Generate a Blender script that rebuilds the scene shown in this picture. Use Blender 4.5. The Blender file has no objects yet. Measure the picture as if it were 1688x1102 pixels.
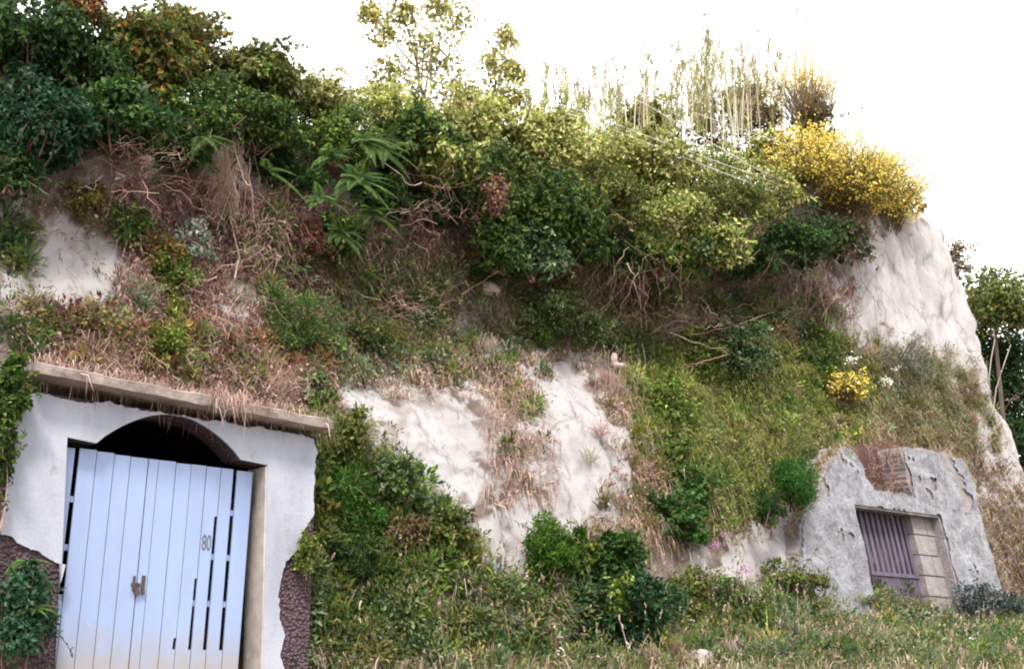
import bpy, math, random
import numpy as np
from mathutils import Vector, noise
from mathutils.bvhtree import BVHTree
from mathutils.geometry import tessellate_polygon

SC = bpy.context.scene
COL = SC.collection
rng = np.random.default_rng(7)
random.seed(7)

# ------------------------------------------------------------------ camera
FPX, PITCH, ROLL, ANG, D0 = 2048.0, math.radians(14), math.radians(1.5), math.radians(36), 14.4
F = np.array([0, math.cos(PITCH), math.sin(PITCH)])
R0 = np.array([1.0, 0, 0]); U0 = np.array([0, -math.sin(PITCH), math.cos(PITCH)])
RV = R0 * math.cos(ROLL) + U0 * math.sin(ROLL)
UV = -R0 * math.sin(ROLL) + U0 * math.cos(ROLL)
def ray(x, y): return F + RV * ((x - 844) / FPX) + UV * ((551 - y) / FPX)
P0 = ray(250, 1112) * D0
CAM = np.array([0, 0, -P0[2]])
P0 = P0 + CAM
uu = np.array([math.cos(ANG), math.sin(ANG), 0]); nn = np.array([math.sin(ANG), -math.cos(ANG), 0]); ZZ = np.array([0, 0, 1.0])
cd = bpy.data.cameras.new('camera'); cam = bpy.data.objects.new('camera', cd); COL.objects.link(cam)
from mathutils import Matrix
M = Matrix((( RV[0], UV[0], -F[0], CAM[0]), (RV[1], UV[1], -F[1], CAM[1]), (RV[2], UV[2], -F[2], CAM[2]), (0, 0, 0, 1)))
cam.matrix_world = M
cd.sensor_width = 36; cd.lens = FPX / 1688 * 36; cd.clip_end = 3000; cd.clip_start = .1
SC.camera = cam

# ------------------------------------------------------------------ light
SUN_EL, SUN_AZ = math.radians(55), math.radians(182)      # azimuth from +Y clockwise: behind the camera, a little left
w = bpy.data.worlds.new('World'); SC.world = w; w.use_nodes = True
nt = w.node_tree; bg = nt.nodes['Background']
sky = nt.nodes.new('ShaderNodeTexSky'); sky.sky_type = 'NISHITA'; sky.sun_disc = False
sky.sun_elevation = SUN_EL; sky.sun_rotation = SUN_AZ; sky.dust_density = 4.0; sky.air_density = 1.0
hs = nt.nodes.new('ShaderNodeHueSaturation'); hs.inputs['Saturation'].default_value = 0.22
nt.links.new(sky.outputs[0], hs.inputs['Color']); cm = nt.nodes.new('ShaderNodeMix'); cm.data_type = 'RGBA'; cm.inputs[0].default_value = .7     # an even layer of bright white cloud over the sky
nt.links.new(hs.outputs[0], cm.inputs[6]); cm.inputs[7].default_value = (11.5, 11.5, 11.6, 1)
nt.links.new(cm.outputs[2], bg.inputs['Color'])
bg.inputs['Strength'].default_value = 0.12
sl = bpy.data.lights.new('sun', 'SUN'); so = bpy.data.objects.new('sun', sl); COL.objects.link(so)
sl.energy = 2.4; sl.angle = math.radians(10); sl.color = (1, .93, .81)
sd = Vector((math.sin(SUN_AZ) * math.cos(SUN_EL), math.cos(SUN_AZ) * math.cos(SUN_EL), math.sin(SUN_EL)))
so.rotation_euler = sd.to_track_quat('Z', 'Y').to_euler()
SC.view_settings.view_transform = 'Standard'; SC.view_settings.look = 'None'
SC.view_settings.exposure = 1.38
SC.cycles.use_denoising = True
SC.cycles.filter_width = 2.0
SC.cycles.max_bounces = 6

# ------------------------------------------------------------------ helpers
def W(s, w_, z): return P0 + uu * s - nn * w_ + ZZ * z
def pix(P):
    d = np.asarray(P) - CAM; k = d @ F
    return 844 + FPX * (d @ RV) / k, 551 - FPX * (d @ UV) / k, k
def at_w(px, py, w_):                       # the point seen at a pixel on the vertical plane w_ metres behind the cellar front
    d = ray(px, py); k = ((P0 - nn * w_ - CAM) @ nn) / (d @ nn)
    return CAM + d * k, k
def sz(px, py, w_=0.0):
    q, k = at_w(px, py, w_); return float((q - P0) @ uu), float(q[2])
def unit(v): return v / (np.linalg.norm(v, axis=-1, keepdims=True) + 1e-9)

class MB:
    def __init__(s): s.v = []; s.q = []; s.t = []; s.c = []; s.n = 0
    def add(s, v, q=None, t=None, c=(1, 1, 1)):
        v = np.asarray(v, float).reshape(-1, 3)
        if q is not None and len(q): s.q.append(np.asarray(q, int).reshape(-1, 4) + s.n)
        if t is not None and len(t): s.t.append(np.asarray(t, int).reshape(-1, 3) + s.n)
        c = np.asarray(c, float)
        s.c.append(np.broadcast_to(c, (len(v), 3)) if c.ndim == 1 else c)
        s.v.append(v); s.n += len(v); return s
    def mesh(s, name, origin=None, smooth=False):
        me = bpy.data.meshes.new(name)
        v = np.concatenate(s.v) if s.v else np.zeros((0, 3))
        if origin is not None: v = v - np.asarray(origin)
        me.vertices.add(len(v)); me.vertices.foreach_set('co', v.astype(np.float32).ravel())
        q = np.concatenate(s.q) if s.q else np.zeros((0, 4), int); t = np.concatenate(s.t) if s.t else np.zeros((0, 3), int)
        lv = np.concatenate([q.ravel(), t.ravel()]).astype(np.int32)
        me.loops.add(len(lv)); me.loops.foreach_set('vertex_index', lv)
        me.polygons.add(len(q) + len(t))
        st = np.concatenate([np.arange(len(q)) * 4, len(q) * 4 + np.arange(len(t)) * 3]).astype(np.int32)
        me.polygons.foreach_set('loop_start', st)
        me.polygons.foreach_set('use_smooth', np.full(len(st), smooth))
        me.update(calc_edges=True); me.validate()
        ca = me.color_attributes.new('col', 'FLOAT_COLOR', 'POINT')
        c = np.concatenate(s.c); c = np.concatenate([c, np.ones((len(c), 1))], 1)
        ca.data.foreach_set('color', c.astype(np.float32).ravel())
        return me
    def build(s, name, mat, parent=None, origin=None, smooth=False):
        if parent is not None and origin is None: origin = np.array(parent.location)
        if parent is not None and parent.parent is not None and 'base' in parent: origin = np.array(parent['base'])
        o = bpy.data.objects.new(name, s.mesh(name, origin, smooth)); COL.objects.link(o)
        if mat: o.data.materials.append(mat)
        if parent is not None:
            o.parent = parent
            if parent.parent is None and parent.type == 'EMPTY': o['base'] = list(map(float, origin))
        elif origin is not None: o.location = origin
        return o

def tag(o, label=None, cat=None, group=None, kind=None):
    for k, val in (('label', label), ('category', cat), ('group', group), ('kind', kind)):
        if val: o[k] = val
    return o
def thing(name, label, cat, loc, group=None):
    o = bpy.data.objects.new(name, None); COL.objects.link(o); o.location = [float(a) for a in loc]
    o.empty_display_size = .1
    return tag(o, label, cat, group)

# materials -------------------------------------------------------------
def newmat(name):
    m = bpy.data.materials.new(name); m.use_nodes = True
    return m, m.node_tree, m.node_tree.nodes['Principled BSDF']
def N(nt, typ, **kw):
    n = nt.nodes.new(typ)
    for k, v in kw.items():
        if k in n.inputs: n.inputs[k].default_value = v
        else: setattr(n, k, v)
    return n
def mix(nt, fac, a, b, mode='MIX'):
    n = nt.nodes.new('ShaderNodeMix'); n.data_type = 'RGBA'; n.blend_type = mode
    for sock, val in ((n.inputs[0], fac), (n.inputs[6], a), (n.inputs[7], b)):
        if hasattr(val, 'links') or hasattr(val, 'is_linked'): nt.links.new(val, sock)
        else: sock.default_value = val if not isinstance(val, tuple) else (*val, 1)
    return n.outputs[2]
def ramp(nt, src, a, b):
    n = nt.nodes.new('ShaderNodeMapRange'); n.inputs['From Min'].default_value = a; n.inputs['From Max'].default_value = b
    nt.links.new(src, n.inputs['Value']); return n.outputs[0]
def noi(nt, scale, detail=6, rough=.6, stretch=None, dist=0.0):
    tc = nt.nodes.new('ShaderNodeNewGeometry'); src = tc.outputs['Position']
    if stretch:
        mp = nt.nodes.new('ShaderNodeMapping'); mp.inputs['Scale'].default_value = stretch
        nt.links.new(src, mp.inputs['Vector']); src = mp.outputs[0]
    n = N(nt, 'ShaderNodeTexNoise', Scale=scale, Detail=detail, Roughness=rough, Distortion=dist)
    nt.links.new(src, n.inputs['Vector']); return n.outputs['Fac']
def bump(nt, b, h, strength, dist=.05):
    n = N(nt, 'ShaderNodeBump', Strength=strength, Distance=dist); nt.links.new(h, n.inputs['Height']); nt.links.new(n.outputs[0], b.inputs['Normal'])

def leafmat(name, trans=.3, rough=.45):
    m, t, b = newmat(name)
    a = t.nodes.new('ShaderNodeAttribute'); a.attribute_name = 'col'
    f = ramp(t, noi(t, 9, 3), .3, .75)
    c = mix(t, f, mix(t, 1.0, a.outputs['Color'], (.72, .72, .7), 'MULTIPLY'), a.outputs['Color'])
    t.links.new(c, b.inputs['Base Color']); b.inputs['Roughness'].default_value = rough
    b.inputs['Specular IOR Level'].default_value = .15
    tr = t.nodes.new('ShaderNodeBsdfTranslucent'); t.links.new(c, tr.inputs['Color'])
    mx = t.nodes.new('ShaderNodeMixShader'); mx.inputs[0].default_value = trans
    t.links.new(b.outputs[0], mx.inputs[1]); t.links.new(tr.outputs[0], mx.inputs[2])
    t.links.new(mx.outputs[0], t.nodes['Material Output'].inputs[0]); return m
def plainmat(name, col, col2=None, scale=8, rough=.8, bs=.3, bd=.02, stretch=None, detail=6, metal=0):
    m, t, b = newmat(name)
    f = ramp(t, noi(t, scale, detail, .65, stretch), .3, .72)
    t.links.new(mix(t, f, col, col2 or tuple(c * .7 for c in col)), b.inputs['Base Color'])
    b.inputs['Roughness'].default_value = rough; b.inputs['Metallic'].default_value = metal
    bump(t, b, noi(t, scale * 3, 5, .6, stretch), bs, bd); return m

def tuff_layers(t, b, pale, mid, dark):
    f1 = ramp(t, noi(t, 1.3, 8, .65, (1, 1, .55)), .36, .62)
    c = mix(t, f1, pale, mid)
    f2 = ramp(t, noi(t, 6, 10, .8, (1, 1, .22), .5), .53, .66)
    c = mix(t, f2, c, dark)
    f3 = ramp(t, noi(t, 30, 4, .7), .6, .8)
    return mix(t, f3, c, mix(t, .5, c, dark))
MAT = {}
m, t, b = newmat('cliff_ground')
pale = tuff_layers(t, b, (.57, .545, .56), (.47, .44, .45), (.26, .215, .21))
soil = mix(t, ramp(t, noi(t, 3.5, 8, .75), .35, .65), (.12, .075, .064), (.36, .285, .265))
soil = mix(t, ramp(t, noi(t, 2.0, 6, .7), .52, .66), soil, (.09, .095, .035))
a = t.nodes.new('ShaderNodeAttribute'); a.attribute_name = 'col'
sep = t.nodes.new('ShaderNodeSeparateColor'); t.links.new(a.outputs['Color'], sep.inputs[0])
ma = N(t, 'ShaderNodeMath', operation='MULTIPLY_ADD'); t.links.new(noi(t, 6, 8, .75, (1, 1, .6)), ma.inputs[0]); ma.inputs[1].default_value = .9; t.links.new(sep.outputs[0], ma.inputs[2])
t.links.new(mix(t, ramp(t, ma.outputs[0], .72, 1.08), soil, pale), b.inputs['Base Color']); b.inputs['Roughness'].default_value = .95
bump(t, b, noi(t, 4.5, 12, .72, (1, 1, .6), .8), 1.0, .22)
cr = N(t, 'ShaderNodeTexVoronoi', Scale=.8); cr.feature = 'DISTANCE_TO_EDGE'
gm = t.nodes.new('ShaderNodeNewGeometry'); mpg = t.nodes.new('ShaderNodeMapping'); mpg.inputs['Scale'].default_value = (1, 1, .32); wn = N(t, 'ShaderNodeTexNoise', Scale=3.0, Detail=5.0)
t.links.new(gm.outputs['Position'], wn.inputs['Vector']); av = N(t, 'ShaderNodeVectorMath', operation='MULTIPLY_ADD'); t.links.new(wn.outputs['Color'], av.inputs[0]); av.inputs[1].default_value = (.35, .35, .35); t.links.new(gm.outputs['Position'], av.inputs[2])
t.links.new(av.outputs[0], mpg.inputs['Vector']); t.links.new(mpg.outputs[0], cr.inputs['Vector'])
ck = ramp(t, cr.outputs['Distance'], 0.0, .03)
base = b.inputs['Base Color'].links[0].from_socket
t.links.new(mix(t, ck, mix(t, 1.0, base, (.72, .66, .64), 'MULTIPLY'), base), b.inputs['Base Color'])
hm = N(t, 'ShaderNodeMath', operation='MULTIPLY_ADD'); t.links.new(ck, hm.inputs[0]); hm.inputs[1].default_value = .12; t.links.new(noi(t, 6, 14, .88, (1, 1, .75), .2), hm.inputs[2])
bump(t, b, hm.outputs[0], 1.0, .14)
MAT['cliff'] = m
m, t, b = newmat('ground_earth')
c = mix(t, ramp(t, noi(t, 2.5, 8, .7), .35, .65), (.20, .16, .12), (.09, .08, .04))
c = mix(t, ramp(t, noi(t, 40, 3, .7), .5, .7), c, (.36, .30, .26))
t.links.new(c, b.inputs['Base Color']); b.inputs['Roughness'].default_value = .95; bump(t, b, noi(t, 12, 8, .7), .7, .04)
MAT['ground'] = m
m, t, b = newmat('plaster')
c = mix(t, ramp(t, noi(t, 1.6, 8, .65, (1, 1, .5)), .38, .68), (.29, .303, .36), (.21, .22, .27))
c = mix(t, ramp(t, noi(t, 4.5, 8, .72, (1, 1, .35), .4), .6, .75), c, (.20, .175, .18))
c = mix(t, ramp(t, noi(t, 3, 8, .75, (1, 1, .12), .3), .6, .78), c, (.19, .17, .18))
t.links.new(c, b.inputs['Base Color']); b.inputs['Roughness'].default_value = .9; bump(t, b, noi(t, 25, 6, .6), .35, .02)
MAT['plaster'] = m
m, t, b = newmat('rough_stucco')
c = mix(t, ramp(t, noi(t, 2.4, 12, .8, None, .6), .40, .60), (.47, .485, .54), (.22, .215, .25))
c = mix(t, ramp(t, noi(t, 9, 8, .78), .54, .66), c, (.16, .145, .15))
c = mix(t, ramp(t, noi(t, 2.6, 8, .75, (1, 1, .2), .5), .56, .72), c, (.17, .14, .13))
c = mix(t, ramp(t, noi(t, 28, 5, .75), .56, .7), c, (.55, .55, .58))
t.links.new(c, b.inputs['Base Color']); b.inputs['Roughness'].default_value = .95; bump(t, b, noi(t, 5, 14, .82), 1.0, .3)
MAT['stucco'] = m
m, t, b = newmat('rubble')
gp = t.nodes.new('ShaderNodeNewGeometry'); vo = N(t, 'ShaderNodeTexVoronoi', Scale=24.0); t.links.new(gp.outputs['Position'], vo.inputs['Vector'])
c = mix(t, ramp(t, vo.outputs['Distance'], .1, .65), (.15, .085, .115), (.02, .011, .015))
c = mix(t, ramp(t, noi(t, 5, 9, .8), .44, .64), c, (.055, .028, .035))
c = mix(t, ramp(t, noi(t, 2, 6, .7), .5, .7), c, (.02, .012, .014))
t.links.new(c, b.inputs['Base Color']); b.inputs['Roughness'].default_value = .85; bump(t, b, vo.outputs['Distance'], 1.0, -.06)
MAT['rubble'] = m
MAT['concrete'] = plainmat('slab_concrete', (.33, .28, .265), (.11, .08, .075), 4, .95, .6, .03)
MAT['door'] = plainmat('door_paint', (.205, .265, .43), (.175, .23, .38), 2.2, .5, .12, .006, (1, 1, .12))
m = MAT['door']; t = m.node_tree; b = t.nodes['Principled BSDF']; c = b.inputs['Base Color'].links[0].from_socket
c = mix(t, ramp(t, noi(t, 11, 10, .82, (1, 1, .10)), .59, .67), c, (.17, .155, .18))
c = mix(t, ramp(t, noi(t, 3.5, 10, .85, (1, 1, .25)), .66, .70), c, (.14, .10, .10))
c = mix(t, ramp(t, noi(t, 1.6, 6, .7, (1, 1, .3)), .52, .75), c, (.17, .205, .32))
gp = t.nodes.new('ShaderNodeNewGeometry'); sp = t.nodes.new('ShaderNodeSeparateXYZ'); t.links.new(gp.outputs['Position'], sp.inputs[0])
ad = N(t, 'ShaderNodeMath', operation='MULTIPLY_ADD'); t.links.new(noi(t, 5, 6, .7), ad.inputs[0]); ad.inputs[1].default_value = -.9; t.links.new(sp.outputs['Z'], ad.inputs[2])
c = mix(t, ramp(t, ad.outputs[0], .15, -.4), c, (.22, .21, .22)); t.links.new(c, b.inputs['Base Color'])
MAT['iron'] = plainmat('rusty_iron', (.06, .03, .022), (.025, .015, .013), 20, .7, .4, .01)
MAT['jamb'] = plainmat('door_jamb_plaster', (.40, .36, .34), (.25, .21, .20), 4, .9, .4, .02)
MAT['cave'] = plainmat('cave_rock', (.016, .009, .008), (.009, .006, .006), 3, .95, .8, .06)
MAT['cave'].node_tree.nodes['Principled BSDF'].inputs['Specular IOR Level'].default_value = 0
MAT['ink'] = plainmat('black_paint', (.035, .035, .05), (.10, .10, .14), 30, .7, .1, .002)
MAT['greywood'] = plainmat('weathered_wood', (.085, .066, .105), (.035, .026, .042), 6, .8, .4, .01, (1, 1, .1))
MAT['darkwood'] = plainmat('dark_board', (.03, .02, .03), (.075, .05, .08), 7, .85, .4, .01)
MAT['blocks'] = plainmat('tuff_blocks', (.22, .20, .20), (.12, .10, .10), 6, .95, .6, .03)
MAT['oldstone'] = plainmat('old_stone', (.235, .215, .22), (.11, .095, .10), 7, .95, .8, .05)
MAT['reddust'] = plainmat('red_soil', (.075, .03, .026), (.04, .018, .016), 8, .95, .8, .05)
MAT['cable'] = plainmat('cable_sheath', (.50, .50, .52), (.36, .36, .38), 5, .5, .1, .002)
MAT['white'] = plainmat('white_paper', (.8, .8, .82), (.7, .7, .72), 10, .6, .2, .01)
MAT['rock'] = plainmat('pale_rock', (.45, .39, .38), (.27, .21, .2), 7, .95, .8, .04)
MAT['leaf'] = leafmat('leaf', .38); MAT['petal'] = leafmat('petal', .25, .7); MAT['dry'] = leafmat('dry_stalk', .12, .8)
MAT['twig'] = leafmat('twig_bark', .0, .85)

# geometry pieces -------------------------------------------------------
def box(mb, fr, s0, s1, w0, w1, z0, z1, c=(1, 1, 1)):
    v = [fr(s, w_, z) for z in (z0, z1) for w_ in (w0, w1) for s in (s0, s1)]
    mb.add(v, [[0, 1, 3, 2], [4, 6, 7, 5], [0, 4, 5, 1], [2, 3, 7, 6], [0, 2, 6, 4], [1, 5, 7, 3]], c=c)
def prism(mb, pts, fr, w0, w1, c=(1, 1, 1)):             # outline in (s, z), from depth w0 (front) to w1 (back)
    n = len(pts)
    tri = tessellate_polygon([[Vector((p[0], p[1], 0)) for p in pts]])
    v = [fr(p[0], w0, p[1]) for p in pts] + [fr(p[0], w1, p[1]) for p in pts]
    T = [list(x) for x in tri] + [[a + n for a in reversed(x)] for x in tri]
    Q = [[i, (i + 1) % n, (i + 1) % n + n, i + n] for i in range(n)]
    mb.add(v, Q, T, c)
def rough_outline(pts, step=.12, amp=.02, seed=0, closed=True):
    out = []
    n = len(pts)
    for i in range(n if closed else n - 1):
        a, b_ = np.array(pts[i]), np.array(pts[(i + 1) % n]); L = np.linalg.norm(b_ - a); k = max(1, int(L / step))
        for j in range(k):
            p = a + (b_ - a) * j / k
            fq = 4 if step > .05 else 17
            out.append((p[0] + amp * noise.noise(Vector((p[0] * fq, p[1] * fq, seed))), p[1] + amp * noise.noise(Vector((p[0] * fq, p[1] * fq, seed + 9)))))
    return out
def tube(mb, pts, r0, r1=None, k=4, c=(1, 1, 1)):
    pts = np.asarray(pts, float); n = len(pts); r1 = r0 if r1 is None else r1
    tg = unit(np.gradient(pts, axis=0)); ref = np.where(np.abs(tg[:, 2:3]) > .9, np.array([[1., 0, 0]]), np.array([[0, 0, 1.]]))
    A = unit(np.cross(tg, ref)); B = np.cross(tg, A); r = np.linspace(r0, r1, n)[:, None, None]
    an = np.arange(k) * 2 * math.pi / k
    v = pts[:, None] + r * (A[:, None] * np.cos(an)[None, :, None] + B[:, None] * np.sin(an)[None, :, None])
    i, j = np.meshgrid(np.arange(n - 1), np.arange(k), indexing='ij'); j2 = (j + 1) % k
    q = np.stack([i * k + j, i * k + j2, (i + 1) * k + j2, (i + 1) * k + j], -1)
    mb.add(v.reshape(-1, 3), q.reshape(-1, 4), None, c)
    if k >= 4:
        mb.add(v[0], [list(range(4))] if k == 4 else None, None if k == 4 else [[0, a, a + 1] for a in range(1, k - 1)], c)
        mb.add(v[-1], [list(range(4))] if k == 4 else None, None if k == 4 else [[0, a, a + 1] for a in range(1, k - 1)], c)
def leaves(mb, p, ax, nr, L, Wd, col, droop=.2):
    n = len(p); L = np.broadcast_to(np.asarray(L, float), (n,))[:, None]; Wd = np.broadcast_to(np.asarray(Wd, float), (n,))[:, None]
    ax = unit(ax); sd_ = unit(np.cross(ax, nr)); nr = np.cross(sd_, ax)
    v = np.stack([p, p + ax * L * .45 + sd_ * Wd * .5 + nr * L * .06, p + ax * L - nr * L * droop, p + ax * L * .45 - sd_ * Wd * .5 + nr * L * .06], 1)
    c = np.repeat(np.broadcast_to(col, (n, 3)), 4, 0)
    mb.add(v.reshape(-1, 3), np.arange(n * 4).reshape(-1, 4), None, c)
def blades(mb, p, d, L, Wd, col, droop=.35):
    n = len(p); L = np.broadcast_to(L, (n,))[:, None]; d = unit(d); sd_ = unit(np.cross(d, unit(rng.normal(size=(n, 3)))))
    mid = p + d * L * .55; tip = p + d * L * .95 - ZZ * L * droop; h = sd_ * Wd * .5
    v = np.stack([p - h, p + h, mid + h * .8, mid - h * .8, tip], 1); k = np.arange(n)[:, None] * 5
    mb.add(v.reshape(-1, 3), k + np.array([[0, 1, 2, 3]]), k + np.array([[3, 2, 4]]), np.repeat(np.broadcast_to(col, (n, 3)), 5, 0))
def pick(pal, n, jit=.22):
    pal = np.asarray(pal, float); c = pal[rng.integers(0, len(pal), n)]
    return np.clip(c * (1 + jit * rng.normal(size=(n, 1))) * (1 + .06 * rng.normal(size=(n, 3))), .004, .9)
def rdir(n): return unit(rng.normal(size=(n, 3)))

# palettes (linear base colours)
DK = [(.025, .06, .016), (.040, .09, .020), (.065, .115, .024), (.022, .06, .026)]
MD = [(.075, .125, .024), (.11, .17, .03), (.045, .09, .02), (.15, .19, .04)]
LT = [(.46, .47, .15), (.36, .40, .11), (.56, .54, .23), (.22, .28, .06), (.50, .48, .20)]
OL = [(.11, .12, .035), (.17, .165, .045), (.075, .095, .03), (.22, .19, .065)]
YG = [(.17, .23, .035), (.24, .28, .06), (.11, .18, .03)]
GB = [(.15, .21, .11), (.21, .27, .15), (.10, .16, .08)]
RD = [(.16, .035, .025), (.12, .03, .03), (.2, .07, .03)]
OR = [(.32, .17, .05), (.26, .13, .05), (.2, .15, .04), (.36, .24, .08)]
DRY = [(.40, .29, .25), (.48, .38, .32), (.31, .20, .17), (.36, .29, .20)]
PINK = [(.40, .25, .22), (.33, .19, .17), (.46, .33, .29), (.24, .12, .11)]
BR = [(.16, .085, .07), (.22, .13, .11), (.1, .05, .045)]
FERN = [(.085, .17, .04), (.115, .205, .05), (.065, .13, .035)]
YEL = [(.80, .60, .09), (.85, .68, .17), (.74, .50, .05), (.82, .70, .26)]

# ------------------------------------------------------------------ cliff
S_END = 21.55
ST = np.array([-14, 0, 2.6, 4.5, 8, 11.5, 14, 18, 24.])
RAISE = [1.3, 1.4, 1.6, 1.85, 2.1, 2.2, 2.0, 1.9, 1.9]
PROF = {  # (w, z) breakpoints, the same number at each station
 -14: [(.7, -1), (.7, 0.5), (.8, 2.0), (.8, 3.1), (1.0, 3.4), (1.5, 4.4), (2.1, 5.6), (2.5, 6.6), (3.1, 7.2), (9, 8.4)],
 0:   [(.7, -1), (.7, 0.5), (.8, 2.0), (.8, 3.05), (1.0, 3.3), (1.5, 4.4), (2.1, 5.6), (2.5, 6.6), (3.1, 7.2), (9, 8.4)],
 2.6: [(-.1, -1), (.2, 0.5), (.5, 2.0), (.8, 3.1), (1.1, 3.5), (1.8, 4.5), (2.4, 5.6), (2.8, 6.6), (3.3, 7.2), (9, 8.4)],
 4.5: [(-.6, -1), (-.3, 0.5), (.2, 1.6), (.7, 3.0), (1.1, 3.7), (1.9, 4.6), (2.7, 5.6), (3.0, 6.7), (3.5, 7.3), (9, 8.5)],
 8:   [(-.7, -1), (-.4, 0.7), (.3, 1.7), (.8, 3.1), (1.2, 4.0), (2.1, 4.9), (2.9, 5.8), (3.2, 6.9), (3.7, 7.5), (9, 8.8)],
 11.5:[(-.6, -1), (-.3, 0.9), (.4, 1.8), (1.1, 3.1), (1.6, 4.2), (2.4, 5.2), (3.0, 6.2), (3.3, 7.2), (3.8, 8.0), (9, 9.0)],
 14:  [(.5, -1), (.5, 1.0), (.8, 2.2), (1.3, 3.6), (1.7, 4.4), (2.4, 5.4), (2.8, 6.4), (3.2, 7.6), (3.7, 8.6), (9, 9.4)],
 18:  [(.4, -1), (.5, 1.0), (.8, 2.2), (1.2, 3.6), (1.5, 4.4), (1.8, 5.4), (2.1, 6.4), (2.5, 7.8), (2.9, 9.0), (9, 9.7)],
 24:  [(.4, -1), (.5, 1.0), (.8, 2.2), (1.2, 3.6), (1.5, 4.4), (1.8, 5.4), (2.1, 6.4), (2.5, 7.8), (2.9, 9.0), (9, 9.7)]}
PA = np.array([PROF[k] for k in PROF], float)
for q_, r_ in enumerate(RAISE): PA[q_, -3:, 1] += np.array([.45, 1, 1]) * r_
for q_ in range(6): PA[q_, 6, 0] += .2; PA[q_, 5, 0] += .05; PA[q_, 7, 0] -= .2      # hollow under the overgrown lip
#          # stations x breakpoints x 2
def smin(a, b_, k): h = np.clip(.5 + .5 * (b_ - a) / k, 0, 1); return b_ + (a - b_) * h - k * h * (1 - h)
def gin(s, w_):
    e = math.radians(16)
    return smin(w_, 1.9 * ((S_END - s) * math.cos(e) + w_ * math.sin(e)), 1.4)
def cliff():
    # plan rays
    s1 = np.arange(-14, S_END - 6, .06)
    O = [(s, -3) for s in s1] + [(s, -3) for s in np.arange(S_END - 6, S_END + 4, .06)] + [(S_END + 4, w_) for w_ in np.arange(-3, 14, .12)]
    I = [(s, 12) for s in s1] + [(S_END - 6, 12)] * (len(O) - len(s1))
    O, I = np.array(O), np.array(I); na = len(O)
    kk = np.linspace(0, 1, 500)
    pos = O[:, None] + (I - O)[:, None] * kk[None, :, None]
    g = gin(pos[..., 0], pos[..., 1])
    nb = PA.shape[1]; seg = [4, 20, 20, 20, 14, 20, 20, 20, 12, 24]
    vb = np.concatenate([[i + j / seg[i] for j in range(seg[i])] for i in range(nb - 1)] + [[nb - 1]])
    nv = len(vb); V = np.zeros((na, nv, 3))
    wnd = np.array([sum(p) for p in O])
    for a in range(na):
        s_ref = min(O[a, 0], 24)
        tw = np.array([np.interp(s_ref, ST, PA[:, i, 0]) for i in range(nb)]); tz = np.array([np.interp(s_ref, ST, PA[:, i, 1]) for i in range(nb)])
        w_ = np.interp(vb, np.arange(nb), tw); z = np.interp(vb, np.arange(nb), tz)
        for _ in range(2):
            w_[1:-1] = (w_[:-2] + 2 * w_[1:-1] + w_[2:]) / 4; z[1:-1] = (z[:-2] + 2 * z[1:-1] + z[2:]) / 4
        arc = a * .06
        for i in range(nv):
            q = Vector((arc * .9, z[i] * .32, 3.1)); n1 = noise.fractal(q, .9, 2.1, 4)
            n2 = noise.fractal(Vector((arc * 1.7, z[i] * 1.5, 8.2 + w_[i] * .7)), .8, 2.1, 5)
            n3 = abs(noise.noise(Vector((arc * 1.1 + .35 * n2, z[i] * .25, 5.))))
            n4 = noise.noise(Vector((arc * 4.5, z[i] * 2.2, 1.3))); n5 = abs(noise.noise(Vector((arc * 2.6 + .5 * n2, z[i] * .7, 7.7))))
            w_[i] += .24 * n1 + .085 * n2 - .26 * min(n3, .35) + .06 + .008 * n4 - .05 * min(n5, .2)
        if -1.45 < O[a, 0] < 1.55 and a < len(s1): w_[z < 3.05] = 5.6        # the cave behind the left door
        k = np.interp(w_, g[a], kk)
        xy = O[a] + (I[a] - O[a]) * k[:, None]
        V[a] = P0 + uu * xy[:, :1] - nn * xy[:, 1:2] + ZZ * z[:, None]
    i, j = np.meshgrid(np.arange(na - 1), np.arange(nv - 1), indexing='ij')
    q = np.stack([i * nv + j, (i + 1) * nv + j, (i + 1) * nv + j + 1, i * nv + j + 1], -1).reshape(-1, 4)
    return V.reshape(-1, 3), q
TUFF = [[(30, 370), (90, 345), (135, 375), (185, 400), (195, 470), (110, 525), (40, 500), (20, 430)],
        [(330, 430), (400, 440), (455, 490), (430, 510), (370, 490)],
        [(560, 640), (625, 640), (620, 690), (570, 690)],
        [(635, 635), (760, 640), (810, 720), (822, 805), (775, 845), (690, 800), (640, 745)],
        [(875, 585), (970, 605), (1010, 690), (1045, 800), (1000, 900), (930, 890), (880, 720)],
        [(800, 850), (905, 830), (940, 890), (900, 930), (820, 960), (770, 935)],
        [(1180, 910), (1270, 850), (1345, 850), (1400, 870), (1340, 950), (1240, 960), (1160, 975)],
        [(1395, 440), (1500, 340), (1640, 340), (1690, 520), (1730, 700), (1730, 830), (1640, 800), (1600, 620), (1480, 570), (1395, 550)],
        [(745, 470), (800, 450), (815, 590), (750, 580)]]
def sdist(poly, x, y):
    d = np.full(x.shape, 1e9); ins = np.zeros(x.shape, bool); n = len(poly)
    for i in range(n):
        (ax, ay), (bx, by) = poly[i], poly[(i + 1) % n]
        h = np.clip(((x - ax) * (bx - ax) + (y - ay) * (by - ay)) / ((bx - ax) ** 2 + (by - ay) ** 2), 0, 1)
        d = np.minimum(d, np.hypot(x - ax - h * (bx - ax), y - ay - h * (by - ay)))
        c = ((ay > y) != (by > y)) & (x < (bx - ax) * (y - ay) / (by - ay + 1e-9) + ax); ins ^= c
    return np.where(ins, d, -d)
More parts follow.
